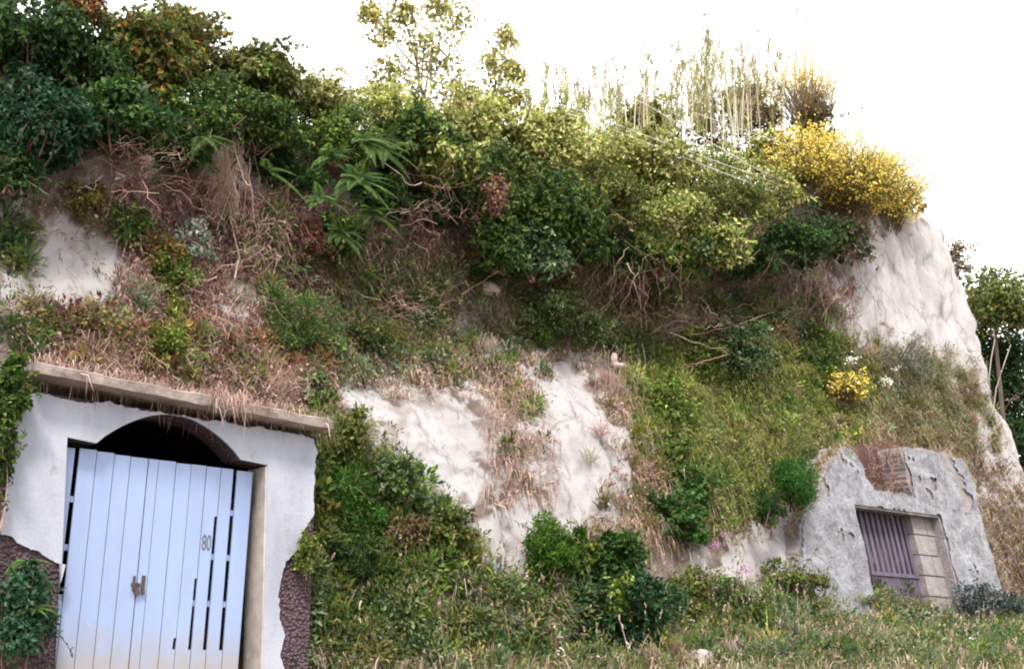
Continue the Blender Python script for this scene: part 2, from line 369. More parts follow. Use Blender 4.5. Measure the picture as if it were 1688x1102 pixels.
def tuffness(P):
    x, y, k = pix(P); m_ = np.zeros(len(x))
    for i, p in enumerate(TUFF):
        m_ = np.maximum(m_, np.clip((sdist(p, x, y) + 55) / 105, 0, 1) * (.75 if i in (1, 8) else 1))
    nz = np.array([noise.fractal(Vector(v) * 2.4, .6, 2.2, 5) for v in P])
    return np.clip(m_ + nz * 1.15 * (1 - np.abs(2 * m_ - 1)) + .2 * nz * m_, 0, 1)
CV, CQ = cliff()
tf = tuffness(CV)
mb = MB(); mb.add(CV, CQ, None, np.stack([tf, tf, tf], 1))
cl = mb.build('cliff', MAT['cliff'], smooth=True); tag(cl, 'tall weathered cliff of pale tuff and brown earth', 'cliff', kind='structure')

# ground: one sheet, a bank rising to the foot of the cliff
def zb(s): return np.interp(s, [-20, -2, 1.8, 4.5, 8, 14, 20], [0, -.02, .0, .30, .62, 1.05, 1.25])
def gz(s, w_):
    o = np.clip(-w_, 0, None)
    z = zb(s) - .20 * np.minimum(o, 3) - .085 * np.clip(o - 3, 0, 8.5)
    return np.maximum(z, -1.25) 
sg = np.concatenate([np.linspace(-700, -30, 12), np.arange(-20, 30, .2), np.linspace(40, 700, 12)])
wg = np.concatenate([np.linspace(-700, -40, 12), np.arange(-24, -6, .6), np.arange(-6, 1.2, .15), np.linspace(2, 700, 14)])
Sg, Wg = np.meshgrid(sg, wg, indexing='ij'); Zg = gz(Sg, Wg)
nzv = np.array([noise.fractal(Vector((a, b_, 0)) * .9, .9, 2.1, 4) for a, b_ in zip(Sg.ravel(), Wg.ravel())]).reshape(Sg.shape)
Zg = Zg + np.where(np.abs(Wg) < 8, .07 * nzv, 0)
GV = P0 + Sg[..., None] * uu - Wg[..., None] * nn + Zg[..., None] * ZZ
i, j = np.meshgrid(np.arange(len(sg) - 1), np.arange(len(wg) - 1), indexing='ij'); nv = len(wg)
GQ = np.stack([i * nv + j, (i + 1) * nv + j, (i + 1) * nv + j + 1, i * nv + j + 1], -1).reshape(-1, 4)
mb = MB(); mb.add(GV.reshape(-1, 3), GQ); tag(mb.build('ground', MAT['ground'], smooth=True), 'weedy earth bank sloping down from the cliff foot', 'ground', kind='structure')

BV = BVHTree.FromPolygons([Vector(v) for v in np.concatenate([CV, GV.reshape(-1, 3)])], [list(map(int, q)) for q in np.concatenate([CQ, GQ + len(CV)])])
camV = Vector(CAM)
def hit(px, py):
    r = BV.ray_cast(camV, Vector(ray(px, py)).normalized())
    if r[0] is None: return at_w(px, py, 3.0)[0], nn
    n_ = r[1] if r[1].dot(Vector(ray(px, py))) < 0 else -r[1]
    return np.array(r[0]), np.array(n_)
def scatter(poly, n):
    x0, x1 = min(p[0] for p in poly), max(p[0] for p in poly); y0, y1 = min(p[1] for p in poly), max(p[1] for p in poly)
    P, Q = [], []
    X = rng.uniform(x0, x1, n * 3); Y = rng.uniform(y0, y1, n * 3); ok = sdist(poly, X, Y) > -15 * rng.random(n * 3)
    for x, y in list(zip(X[ok], Y[ok]))[:n]:
        h = hit(x, y)
        if h is not None: P.append(h[0]); Q.append(h[1])
    return np.array(P).reshape(-1, 3), np.array(Q).reshape(-1, 3)

# ------------------------------------------------------------------ left cellar front
def fr(s, w_, z): return W(s, w_, z)
root = thing('cellar_front', 'white plastered cellar front with a blue double plank door under a concrete slab', 'cellar', W(0, 0, 0))
OPL, OPR, OPRB, SH = -1.27, 1.24, 1.40, 2.60
OPLB = sz(97, 1075)[0]
arch = [(-.93 + 1.81 * i / 20, SH + .45 * math.sin(math.pi * i / 20) ** .85) for i in range(21)]
opening = [(OPLB, -.3), (OPL, SH + .03)] + arch + [(OPR, SH - .03), (OPRB, -.3)]
wall = [(-2.0, -.3), (-2.05, 1.6), (-1.9, 3.12), (1.93, 3.02), (1.97, 1.5), (2.02, -.3)]
mb = MB(); prism(mb, [wall[0], wall[1], wall[2], wall[3], wall[4], wall[5]][::-1] + opening, fr, .0, .5)
mb.build('wall', MAT['rubble'], root)
LB = sz(30, 870); pl = [sz(100, 935), sz(62, 905), (-2.07, sz(25, 870)[1]), (-2.02, 2.2), (-1.92, 3.10), (1.90, 3.0), (1.94, sz(514, 835)[1]), sz(503, 880), sz(470, 925), sz(458, 985), sz(466, 1060), (1.68, -.3)]
pl = rough_outline(rough_outline(pl, .1, .07, 3, False), .03, .022, 8, False) + [(1.68, -.3)]
op2 = [(a + (.0 if a < 0 else 0), z) for a, z in opening]
mb = MB(); prism(mb, pl + op2[::-1][:-1] + [(OPL + (OPLB - OPL) * .6, sz(103, 960)[1])], fr, -.035, -.002)
mb.build('plaster_coat', MAT['plaster'], root)
mb = MB()                                             # reveal lining on the lit side and the cave behind
prism(mb, [(OPRB - .02, -.3), (OPR - .02, SH - .05), (OPR + .02, SH - .05), (OPRB + .02, -.3)], fr, -.03, .49)
mb.build('door_jamb', MAT['jamb'], root)
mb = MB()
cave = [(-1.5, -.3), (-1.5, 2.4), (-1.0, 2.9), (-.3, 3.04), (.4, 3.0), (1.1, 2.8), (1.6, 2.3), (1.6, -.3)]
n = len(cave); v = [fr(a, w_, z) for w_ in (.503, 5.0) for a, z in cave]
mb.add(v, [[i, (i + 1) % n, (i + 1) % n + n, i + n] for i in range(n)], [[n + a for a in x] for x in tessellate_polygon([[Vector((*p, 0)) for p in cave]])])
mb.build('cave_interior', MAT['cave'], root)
# slab
mb = MB(); ns = 40; V = []
for i in range(ns + 1):
    s = -1.78 + 3.75 * i / ns; zt = 3.40 - .05 * (s + 1.9)
    jj = .02 * noise.noise(Vector((s * 3, 0, 0))); e = .05 * noise.noise(Vector((s * 5, 4, 0)))
    th = .125 + .02 * noise.noise(Vector((s * 4, 1, 0)))
    V += [fr(s, -.33 + e, zt - th), fr(s, -.36 + e, zt - .02 + jj), fr(s, -.30 + e, zt + jj), fr(s, .9, zt + .08), fr(s, .9, zt - .15)]
Q = [[i * 5 + a, (i + 1) * 5 + a, (i + 1) * 5 + (a + 1) % 5, i * 5 + (a + 1) % 5] for i in range(ns) for a in range(5)]
mb.add(V, Q, [[0, 1, 2], [0, 2, 3], [0, 3, 4]] + [[ns * 5 + a for a in x] for x in ((0, 2, 1), (0, 3, 2), (0, 4, 3))])
mb.build('roof_slab', MAT['concrete'], root)
# doors: planks with real gaps, ledges behind
DW = .16
dTL, dTR, dBL = sz(104, 735, DW), sz(417, 779, DW), sz(97, 1080, DW)
SL, SR = min(dBL[0], dTL[0]) - .03, dTR[0]; SM = sz(229, 920, DW)[0]; ZT = dTL[1]; ZT2 = dTR[1]
def ztop(s): return ZT + (ZT2 - ZT) * (s - SL) / (SR - SL) + .012 * noise.noise(Vector((s * 9, 0, 0)))
def zpix(px, py): return sz(px, py, DW)[1]
def leaf_door(name, edges, gaps, label):
    d = MB()
    for k in range(len(edges) - 1):
        a, b_ = edges[k] + .0042, edges[k + 1] - .0042
        zl = -.02
        pts = [(a, zl), (b_, zl)]
        for g_ in sorted([g for g in gaps if g[0] == k], key=lambda g: g[1]):
            w_ = g_[3]; pts += [(b_, g_[1]), (b_ - w_, g_[1] + .01), (b_ - w_ * .8, g_[2] - .01), (b_, g_[2])]
        ztk = ztop((a + b_) / 2) + random.uniform(-.008, .008)
        pts = [p for p in pts if p[1] < ztk] 
        if any(g[0] == k and g[2] > ztk for g in gaps): pts += [(b_ - .045, ztk)]
        else: pts += [(b_, ztk)]
        pts += [(a, ztk)]
        o_ = random.uniform(-.003, .003)
        prism(d, pts, fr, DW + o_, DW + .028 + o_)
    o = d.build(name, MAT['door'], root); 
    if label: o['label'] = label
    for z in (zpix(375, 844), zpix(370, 918), zpix(362, 995), .26):
        lg = MB(); box(lg, fr, edges[0] + .02, edges[-1] - .02, DW + .034, DW + .06, z - .035, z + .035)
        lg.build('ledge', MAT['door'], o)
    return o
eL = [SL, sz(131, 740, DW)[0], sz(160, 745, DW)[0], sz(189, 750, DW)[0], sz(216, 752, DW)[0], SM]
eR = [SM + .004, sz(262, 757, DW)[0], sz(291, 760, DW)[0], sz(316, 763, DW)[0], sz(341, 766, DW)[0], sz(365, 769, DW)[0], sz(391, 772, DW)[0], SR]
d1 = leaf_door('door', eL, [(0, zpix(104, 990), 9, .05)], 'left leaf with one dark gap beside its outer plank')
d2 = leaf_door('door', eR, [(5, zpix(356, 1072), 9, .048), (4, zpix(332, 1072), zpix(356, 850), .042), (3, zpix(308, 1072), zpix(320, 952), .034), (2, zpix(280, 1070), zpix(282, 1050), .036)], 'right leaf with the painted number and broken gaps')
# the painted number, lock and hasp
fc = bpy.data.curves.new('num', 'FONT'); fc.body = '80'; fc.size = .27; fc.extrude = .0015; fc.align_x = 'CENTER'
fo = bpy.data.objects.new('num', fc); COL.objects.link(fo); bpy.context.view_layer.update()
tm = bpy.data.meshes.new_from_object(fo.evaluated_get(bpy.context.evaluated_depsgraph_get())); bpy.data.objects.remove(fo)
ns_, nz_ = sz(341, 906, DW); mbn = MB()
vv = np.array([fr(ns_ + x.co.x * .46 - .015, DW - .006 + x.co.z, nz_ + x.co.y) for x in tm.vertices])
for p in tm.polygons:
    ids = list(p.vertices); mbn.add(vv[ids], None, [[0, a, a + 1] for a in range(1, len(ids) - 1)])
mbn.build('painted_number', MAT['ink'], d2)
hs_, hz_ = sz(228, 966, DW); mb = MB()
box(mb, fr, hs_ - .09, hs_ + .02, DW - .016, DW - .005, hz_ + .0, hz_ + .04); box(mb, fr, hs_ + .03, hs_ + .075, DW - .014, DW - .005, hz_ - .04, hz_ + .13)
box(mb, fr, hs_ - .075, hs_ - .045, DW - .014, DW - .005, hz_ - .05, hz_ + .12)
mb.build('hasp', MAT['iron'], d2)
mb = MB(); box(mb, fr, hs_ - .055, hs_ + .005, DW - .05, DW - .02, hz_ - .10, hz_ - .03); box(mb, fr, hs_ + .03, hs_ + .07, DW - .045, DW - .018, hz_ - .09, hz_ - .03)
tube(mb, [fr(hs_ - .045, DW - .035, hz_ - .03), fr(hs_ - .045, DW - .035, hz_ + .02), fr(hs_ - .025, DW - .035, hz_ + .04), fr(hs_ - .005, DW - .035, hz_ + .02), fr(hs_ - .005, DW - .035, hz_ - .03)], .006, k=5)
mb.build('padlock', MAT['iron'], d2)

# ------------------------------------------------------------------ right cellar front (battered, rough)
BAT = .22
def fb(s, w_, z): return W(s, w_ + BAT * (z - 1.0) - .05, z)
def szb(px, py, w_=0.0):
    d = ray(px, py); nrm = nn + 0 * ZZ       # plane: -(q-P0).nn = w_ + BAT*(z-1) - .05
    A = -(CAM - P0) @ nn - w_ - BAT * (CAM[2] - 1.0) + .05; Bc = -(d @ nn) - BAT * d[2]
    q = CAM + d * (-A / Bc); return float((q - P0) @ uu), float(q[2])
rb = thing('cellar_front', 'rough grey cellar front with a barred gate and stone block jamb', 'cellar', W(14, .2, 1.0))
out = [szb(*p) for p in [(1330, 1030), (1312, 930), (1318, 862), (1338, 815), (1362, 768), (1390, 735), (1410, 742), (1428, 785), (1442, 808), (1502, 816), (1494, 775), (1484, 742), (1520, 738), (1560, 747), (1590, 757), (1605, 800), (1625, 880), (1648, 960), (1665, 1040)]]
opn = [szb(*p) for p in [(1596, 1030), (1575, 960), (1547, 853), (1408, 835), (1425, 900), (1436, 960), (1452, 1030)]]
full = rough_outline(rough_outline(out, .1, .1, 5, False), .04, .03, 8, False) + [out[-1]] + opn
mb = MB(); prism(mb, full, fb, 0, .56); mb.build('wall', MAT['oldstone'], rb)
gs, gzz = np.meshgrid(np.arange(11.2, 17.6, .03), np.arange(.4, 4.8, .03), indexing='ij'); fp = np.array(full)
dd = sdist([tuple(p) for p in fp], gs.ravel(), gzz.ravel()).reshape(gs.shape)
hh = np.array([noise.fractal(Vector((a, b_, 2.)) * 2.6, .7, 2.2, 6) for a, b_ in zip(gs.ravel(), gzz.ravel())]).reshape(gs.shape)
h2 = np.array([noise.fractal(Vector((a, b_, 7.)) * 1.1, .6, 2.2, 6) for a, b_ in zip(gs.ravel(), gzz.ravel())]).reshape(gs.shape)
okc = (dd > .02 + .05 * np.maximum(hh, 0)) & (h2 < .58)
V = np.array([fb(a, -.035 - .04 * h_, b_) for a, b_, h_ in zip(gs.ravel(), gzz.ravel(), hh.ravel())]); nzz = gs.shape[1]
ii, jj = np.nonzero(okc[:-1, :-1] & okc[1:, :-1] & okc[1:, 1:] & okc[:-1, 1:])
mb = MB(); mb.add(V, np.stack([ii * nzz + jj, (ii + 1) * nzz + jj, (ii + 1) * nzz + jj + 1, ii * nzz + jj + 1], 1)); mb.build('render_coat', MAT['stucco'], rb, smooth=True)
dep = .34
g0, g1 = szb(1440, 900, dep)[0] - .25, szb(1503, 900, dep)[0]; gzt, gzm, gzb_ = szb(1470, 850, dep)[1] + .1, szb(1470, 946, dep)[1], .7
mb = MB(); n_b = 9
for i in range(n_b):
    s = g0 + (g1 - g0) * (i + .5) / n_b; box(mb, fb, s - .042, s + .042, dep, dep + .03, gzm + .03, gzt + .2)
gt = mb.build('gate', MAT['greywood'], rb)
mb = MB(); box(mb, fb, g0, g1, dep - .02, dep + .05, gzm - .04, gzm + .03); mb.build('rail', MAT['greywood'], gt)
mb = MB(); box(mb, fb, g0, g1 - .05, dep + .01, dep + .03, gzb_, gzm - .04); mb.build('lower_board', MAT['darkwood'], gt)
mb = MB(); box(mb, fb, g1 - .02, g1 + .05, dep - .04, dep + .1, .7, gzt + .2); mb.build('gate_post', MAT['greywood'], gt)
mb = MB(); j0, j1 = szb(1506, 875, .2)[0], szb(1590, 950, dep * .5)[0] + .5
ztp = szb(1545, 852)[1] + .03; rows = np.linspace(.75, ztp, 7)
for i in range(6):
    cut = j0 + (.42 if i % 2 else .62) + random.uniform(-.05, .05)
    for a, b_ in ((j0, cut - .012), (cut + .012, j1)):
        o_ = random.uniform(-.012, .012); box(mb, fb, a, b_, .2 + o_, .55, rows[i] + .014, rows[i + 1] - .014)
box(mb, fb, j0 + .01, j1, 00.23, .54, .7, ztp - .02, c=(.5, .5, .5))
mb.build('stone_jamb', MAT['blocks'], rb)
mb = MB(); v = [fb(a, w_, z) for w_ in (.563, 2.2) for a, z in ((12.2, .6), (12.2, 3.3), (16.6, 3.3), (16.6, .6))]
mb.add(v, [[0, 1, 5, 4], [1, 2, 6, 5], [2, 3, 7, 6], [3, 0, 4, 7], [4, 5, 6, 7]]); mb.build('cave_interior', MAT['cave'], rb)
mb = MB(); nch = [szb(*p, .3) for p in [(1425, 820), (1425, 730), (1520, 730), (1520, 822)]]; prism(mb, nch, fb, .57, .62); mb.build('niche_back', MAT['reddust'], rb)

# ------------------------------------------------------------------ plant builders
def sprays(mb, ms, c, rad, k, L, pal, wr=.6, reach=.75):
    mr = float(np.mean(rad))
    for i in range(k):
        d = unit(rdir(1)[0] + ZZ * .45 + nn * .35); p0 = c + d * rad * .45; Ls = mr * reach * rng.uniform(.5, 1.25)
        t_ = np.linspace(0, 1, 6)[:, None]; sdw = rng.normal(size=3) * .3
        p = p0 + d * Ls * (t_ + .1) + ZZ * Ls * (.25 * t_ - .6 * t_ ** 2) + sdw * Ls * t_ ** 2
        tube(ms, p, .006, .003, 3, pick(BR, 1)[0]); m_ = max(8, int(Ls / .028)); tt = rng.uniform(.15, 1, m_)
        q = np.stack([np.interp(tt, t_[:, 0], p[:, a]) for a in range(3)], 1)
        leaves(mb, q, rdir(m_) + d * .6 - ZZ * .2, unit(ZZ + nn * .5 + .5 * rng.normal(size=(m_, 3))), L * rng.uniform(.6, 1.25, m_), L * wr * .9, pick(pal, m_) * rng.uniform(.8, 1.3), .18)
def blob_leaves(mb, c, rad, n, L, pal, clumps=18, hang=.35, wr=.62, fill=.25, scat=.78, c0=.2, c1=.42):
    c = np.asarray(c, float); rad = np.asarray(rad, float)
    K = rdir(clumps) * (rng.random((clumps, 1)) ** .4) * scat; cr = rng.uniform(c0, c1, clumps)
    k = rng.integers(0, clumps, n); d = rdir(n); rr = rng.random((n, 1)) ** .35
    p = K[k] + d * rr * cr[k][:, None]
    nf = int(n * fill); p[:nf] = rdir(nf) * rng.random((nf, 1)) ** .5 * .8
    out_ = unit(p * .6 + d * .7); p = c + p * rad
    nr = unit(out_ + ZZ * .7 + .55 * rng.normal(size=(n, 3))); ax = unit(rng.normal(size=(n, 3)) + out_ * .5 - ZZ * hang)
    tone = rng.uniform(.6, 1.4, clumps)[k][:, None]
    l = L * rng.uniform(.6, 1.25, n); leaves(mb, p, ax, nr, l, l * wr, np.clip(pick(pal, n) * tone, 0, .9), .18)
def stems(mb, base, c, rad, k=7, r=.018, col=BR):
    base = np.asarray(base, float)
    for i in range(k):
        e = np.asarray(c) + rdir(1)[0] * np.asarray(rad) * .7; b0 = base + rng.normal(size=3) * .06 * np.array([1, 1, .2])
        m1 = (b0 + e) / 2 + rng.normal(size=3) * .12 * np.mean(rad)
        t_ = np.linspace(0, 1, 6)[:, None]; tube(mb, (1 - t_) ** 2 * b0 + 2 * t_ * (1 - t_) * m1 + t_ ** 2 * e, r, r * .35, 4, pick(col, 1)[0])
def bush(name, label, cat, px, py, rx, ry, w_=None, n=1600, L=.085, pal=MD, group=None, clumps=18, hang=.35, depth=1.0, lift=0, wr=.62, k=7, dens=1.0, scat=.8, c0=.17, c1=.4, ns=16):
    if w_ is None:
        h = hit(px, py); c = h[0] + h[1] * lift; dk = pix(c)[2]
    else: c, dk = at_w(px, py, w_)
    R = np.array([rx, (rx + ry) / 2 * depth, ry]) * dk / FPX
    base = c - ZZ * R[2] * .95
    if w_ is None: base = h[0] - h[1] * .03
    o = thing(name, label, cat, base, group)
    mb, ms = MB(), MB(); blob_leaves(mb, c, R, int(n * dens), L, pal, clumps, hang, wr, scat=scat, c0=c0, c1=c1); stems(ms, base, c, R, k); sprays(mb, ms, c, R, ns, L, pal, max(wr, .2))
    mb.build('foliage', MAT['leaf'], o); ms.build('stems', MAT['twig'], o)
    return o
def fern(label, px, py, size, nf=8, w_=None, lift=.1, group=None, dirb=None):
    if w_ is None: h = hit(px, py); c = h[0] + h[1] * lift; nrm = h[1]
    else: c, _ = at_w(px, py, w_); nrm = nn
    o = thing('fern', label, 'fern', c, group)
    for f_ in range(nf):
        mb = MB()
        th = rng.uniform(-1.5, 1.5); d = unit(nn * rng.uniform(.5, 1) + uu * math.sin(th) * 1.1 + ZZ * rng.uniform(-.6, .6))
        Lf = size * rng.uniform(.65, 1.1); t_ = np.linspace(0, 1, 32)
        r_ = c + d * (Lf * t_)[:, None] + ZZ * (-.45 * Lf * t_ ** 2 + .1 * Lf * t_)[:, None]
        tube(mb, r_[::3], .005, .002, 3, (.12, .14, .05))
        tg = unit(np.gradient(r_, axis=0)); side = unit(np.cross(tg, ZZ + .3 * nn)); up = unit(np.cross(side, tg))
        prof = np.clip(1 - t_, .05, 1) ** .8 * np.clip(t_ * 9, .3, 1) * Lf * .29
        colf = pick(FERN, 1, .25)[0]
        for sg in (-1, 1):
            ax = unit(side * sg + tg * .45 - up * .12); leaves(mb, r_[1:], ax[1:], up[1:], prof[1:], Lf * .024, colf * rng.uniform(.7, 1.3, (31, 1)), .15)
        mb.build('frond', MAT['leaf'], o)
    return o
def broom(label, px, py, rx, ry, w_, n=700, group=None, flowers=900, green=((.16, .17, .05), (.22, .20, .08), (.14, .11, .05)), top=.5):
    c, dk = at_w(px, py, w_); R = np.array([rx, (rx + ry) / 2, ry]) * dk / FPX; base = c - ZZ * R[2]
    o = thing('broom_bush', label, 'bush', base, group); mb = MB(); mf = MB()
    n = int(n * 1.6); d = rdir(n); d[:, 2] = d[:, 2] * .85 + .12 if top <= .5 else np.abs(d[:, 2]) * .9 + .1; cl_ = rdir(22); bias = np.max(d @ cl_.T, 1)
    tip = c + d * R * (rng.uniform(.5 if top <= .5 else .35, 1.08, (n, 1)) + 1.5 * (bias[:, None] - .88)); root_ = c - ZZ * R[2] * (.35 if top <= .5 else .95) + rng.normal(size=(n, 3)) * R * np.array([.22, .22, .12])
    st = root_ + (tip - root_) * rng.uniform(.1, .6, (n, 1)); L = np.linalg.norm(tip - st, axis=1)
    blades(mb, st, tip - st, L * 1.03, .013, pick(green, n), .03)
    for i in range(26): tube(mb, np.stack([base + .3 * (root_[i] - base), root_[i], st[i]]), .012, .006, 3, pick(BR, 1)[0])
    mb.build('green_stems', MAT['leaf'], o)
    m_ = int(flowers * 3.6); k = rng.integers(0, n, m_); k = k[(rng.random(m_) < top * .3 + .85 * (d[k, 2] > (-.6 if top <= .5 else .35))) & (bias[k] > .7)]; m_ = len(k)
    p = st[k] + (tip - st)[k] * rng.uniform(top, 1.0, (m_, 1)) + rng.normal(size=(m_, 3)) * .02
    nr = unit(nn + ZZ + rng.normal(size=(m_, 3)) * .6); leaves(mf, p, rdir(m_), nr, .06 * rng.uniform(.7, 1.3, m_), .05, pick(YEL, m_, .1), .1)
    mf.build('flowers', MAT['petal'], o); return o
def dead(label, px, py, rx, ry, n, pal=PINK, w_=None, lift=.25, r=.0052, mode='tangle', name='dead_bramble', cat='dead plant', group=None):
    if w_ is None: h = hit(px, py); c = h[0] + h[1] * lift; dk = pix(c)[2]
    else: c, dk = at_w(px, py, w_)
    R = np.array([rx, (rx + ry) * .3, ry]) * dk / FPX; o = thing(name, label, cat, c - ZZ * R[2], group); mb = MB()
    for i in range(int(n * 1.4)):
        t_ = np.linspace(0, 1, 7)[:, None]
        if mode == 'tangle': a = c + rng.normal(size=3) * R * .6; b_ = a + rdir(1)[0] * R * rng.uniform(.4, 1.4)
        elif mode == 'spray':
            a = c + np.array([rng.normal() * .4, rng.normal() * .5, rng.uniform(.2, 1.1)]) * R; b_ = c + np.array([rng.normal() * .7, rng.normal() * .4, -rng.uniform(.2, 1)]) * R
        elif mode == 'up':
            a = c + np.array([rng.normal() * .5, rng.normal() * .5, -1]) * R; b_ = a + np.array([rng.normal() * .3, rng.normal() * .3, rng.uniform(.9, 2)]) * R
        else:
            a = c + np.array([rng.normal() * .55, rng.normal() * .4, rng.uniform(-.3, 1.1)]) * R; b_ = a + np.array([rng.normal() * .4, -.2 * rng.random(), -rng.uniform(.8, 2.2)]) * R
        m1 = (a + b_) / 2 + rng.normal(size=3) * R * .22
        p = (1 - t_) ** 2 * a + 2 * t_ * (1 - t_) * m1 + t_ ** 2 * b_ + rng.normal(size=(7, 3)) * .03
        rr = r * rng.choice([.45, .6, .8, 1.6], p=[.35, .35, .22, .08]); cc = pick(pal, 1)[0]; tube(mb, p, rr, rr * .5, 3, cc)
        if i % 2 == 0:
            e = p[3] + rng.normal(size=3) * R * .25; tube(mb, np.linspace(p[3], e, 3), rr * .6, rr * .3, 3, cc)
    mb.build('twigs', MAT['twig'], o); return o

exec_order = []
# ------------------------------------------------------------------ vegetation of the crest
H = 'shrubs of the overgrown cliff crest'
B = lambda *a, **k: bush('shrub', a[0], 'shrub', *a[1:], group=k.pop('group', H), dens=1.7, **{'L': .1 * rng.uniform(.72, 1.35), **k})
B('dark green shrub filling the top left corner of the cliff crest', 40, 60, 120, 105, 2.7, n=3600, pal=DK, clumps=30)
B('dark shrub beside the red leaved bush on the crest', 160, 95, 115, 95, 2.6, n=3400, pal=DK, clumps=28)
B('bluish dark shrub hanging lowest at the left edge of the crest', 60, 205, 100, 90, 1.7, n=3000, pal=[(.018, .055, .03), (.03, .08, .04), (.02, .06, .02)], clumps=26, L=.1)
B('olive green shrub against the sky, topmost on the left', 310, 75, 95, 75, 2.8, n=2600, pal=OL, clumps=24)
B('mid green shrub with orange leaves, left part of the crest', 245, 105, 100, 85, 2.4, n=3000, pal=MD + OL + [(.3, .16, .04)], clumps=26)
B('dark shrub overhanging the bare arching twigs on the left', 190, 195, 120, 60, 1.8, n=3000, pal=DK, clumps=24)
B('dense green shrub above the small ferns', 335, 185, 105, 70, 2.0, n=3000, pal=MD + DK, clumps=26)
B('olive shrub sloping down along the sky on the left', 430, 130, 95, 65, 2.8, n=2600, pal=OL + MD, clumps=22)
B('dark green shrub above the hanging fern fronds', 430, 205, 90, 55, 2.1, n=2400, pal=DK + MD, clumps=20)
B('pale olive shrub on the skyline left of the thin tree', 520, 165, 85, 55, 2.9, n=2200, pal=LT + OL, clumps=20)
B('green shrub behind the largest fern', 560, 225, 95, 55, 2.4, n=2400, pal=MD, clumps=20)
B('pale shrub on the skyline beneath the thin tree', 640, 180, 90, 50, 2.9, n=2300, pal=LT, clumps=20)
B('dark green shrub right of the largest fern', 680, 235, 85, 65, 2.3, n=2600, pal=DK + MD, clumps=22)
B('pale yellow green bramble below the second thin tree', 775, 210, 90, 55, 2.8, n=2500, pal=LT, clumps=22)
B('dark ivy clad shrub with a dead brown patch', 790, 300, 80, 85, 2.3, n=3000, pal=DK + MD, clumps=26)
B('small dark shrub in the hollow under the crest, right of the ferns', 715, 330, 60, 60, 2.6, n=1500, pal=DK, clumps=16)
B('pale bramble with yellowish leaves in the middle of the crest', 880, 255, 100, 60, 2.7, n=2900, pal=LT + OL, clumps=26)
B('pale bramble in the middle of the crest, in front of the reeds', 975, 250, 100, 55, 2.8, n=2900, pal=LT, clumps=26)
B('dark green bramble hanging over the deepest hollow', 890, 345, 100, 70, 2.2, n=3400, pal=MD + DK, clumps=28)
B('mid green bramble below the pale brambles of the middle crest', 990, 325, 95, 65, 2.3, n=3000, pal=MD + OL, clumps=26)
B('pale bramble on the crest below the overhead cables', 1075, 275, 100, 60, 2.7, n=2900, pal=LT + OL, clumps=26)
B('bushy green bramble under the lower cables', 1090, 355, 100, 65, 2.3, n=3000, pal=LT + MD, clumps=26)
B('pale green shrub at the foot of the tall bare canes', 1180, 290, 100, 50, 2.8, n=2700, pal=LT + YG, clumps=24)
B('green bramble left of the yellow broom', 1210, 350, 90, 70, 2.3, n=2800, pal=MD + OL, clumps=24)
B('small olive shrub touching the yellow broom from the left', 1275, 320, 60, 55, 2.5, n=1700, pal=OL + LT, clumps=16)
B('dark green shrub tucked underneath the yellow broom', 1320, 395, 85, 50, 2.3, n=2400, pal=DK, clumps=20)
B('brown stemmed shrub on the cliff corner beneath the broom', 1400, 400, 50, 40, 2.4, n=700, pal=BR + DK, clumps=12)
B('pale leafy bramble drooping beside the broken branch', 1150, 410, 65, 55, 2.2, n=1900, pal=MD + GB, clumps=18)
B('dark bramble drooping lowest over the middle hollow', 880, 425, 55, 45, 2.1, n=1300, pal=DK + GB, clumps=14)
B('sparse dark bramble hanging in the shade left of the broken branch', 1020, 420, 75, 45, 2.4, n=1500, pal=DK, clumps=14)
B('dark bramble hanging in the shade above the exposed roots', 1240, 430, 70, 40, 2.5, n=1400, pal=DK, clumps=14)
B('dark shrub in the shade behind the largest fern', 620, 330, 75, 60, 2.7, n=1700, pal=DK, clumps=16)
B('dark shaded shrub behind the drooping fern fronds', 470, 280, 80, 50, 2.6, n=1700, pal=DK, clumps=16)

B('mid green shrub hanging under the middle brambles, left of the cable end', 950, 395, 75, 50, 2.1, n=2000, pal=MD + DK, clumps=18)
B('green bramble hanging under the bushy bramble of the lower cables', 1085, 420, 70, 40, 2.1, n=1700, pal=MD + OL, clumps=16)
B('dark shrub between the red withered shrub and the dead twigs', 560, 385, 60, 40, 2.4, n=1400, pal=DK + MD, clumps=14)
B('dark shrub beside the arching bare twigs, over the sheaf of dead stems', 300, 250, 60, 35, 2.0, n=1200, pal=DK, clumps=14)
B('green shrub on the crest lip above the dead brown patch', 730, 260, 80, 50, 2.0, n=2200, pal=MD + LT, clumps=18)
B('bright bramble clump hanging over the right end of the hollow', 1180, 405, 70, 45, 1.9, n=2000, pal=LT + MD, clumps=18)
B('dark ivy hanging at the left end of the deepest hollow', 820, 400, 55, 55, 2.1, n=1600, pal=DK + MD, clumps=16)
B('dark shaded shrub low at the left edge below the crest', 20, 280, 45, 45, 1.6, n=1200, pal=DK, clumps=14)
bush('shrub', 'red leaved bush at the very top left of the crest', 'shrub', 135, 12, 45, 35, 2.2, n=1100, pal=RD + OR, group=H, clumps=12)
bush('shrub', 'brownish dry bush at the right end of the crest', 'shrub', 1500, 335, 32, 40, 3.2, n=700, pal=BR + OL, group=H, clumps=12)
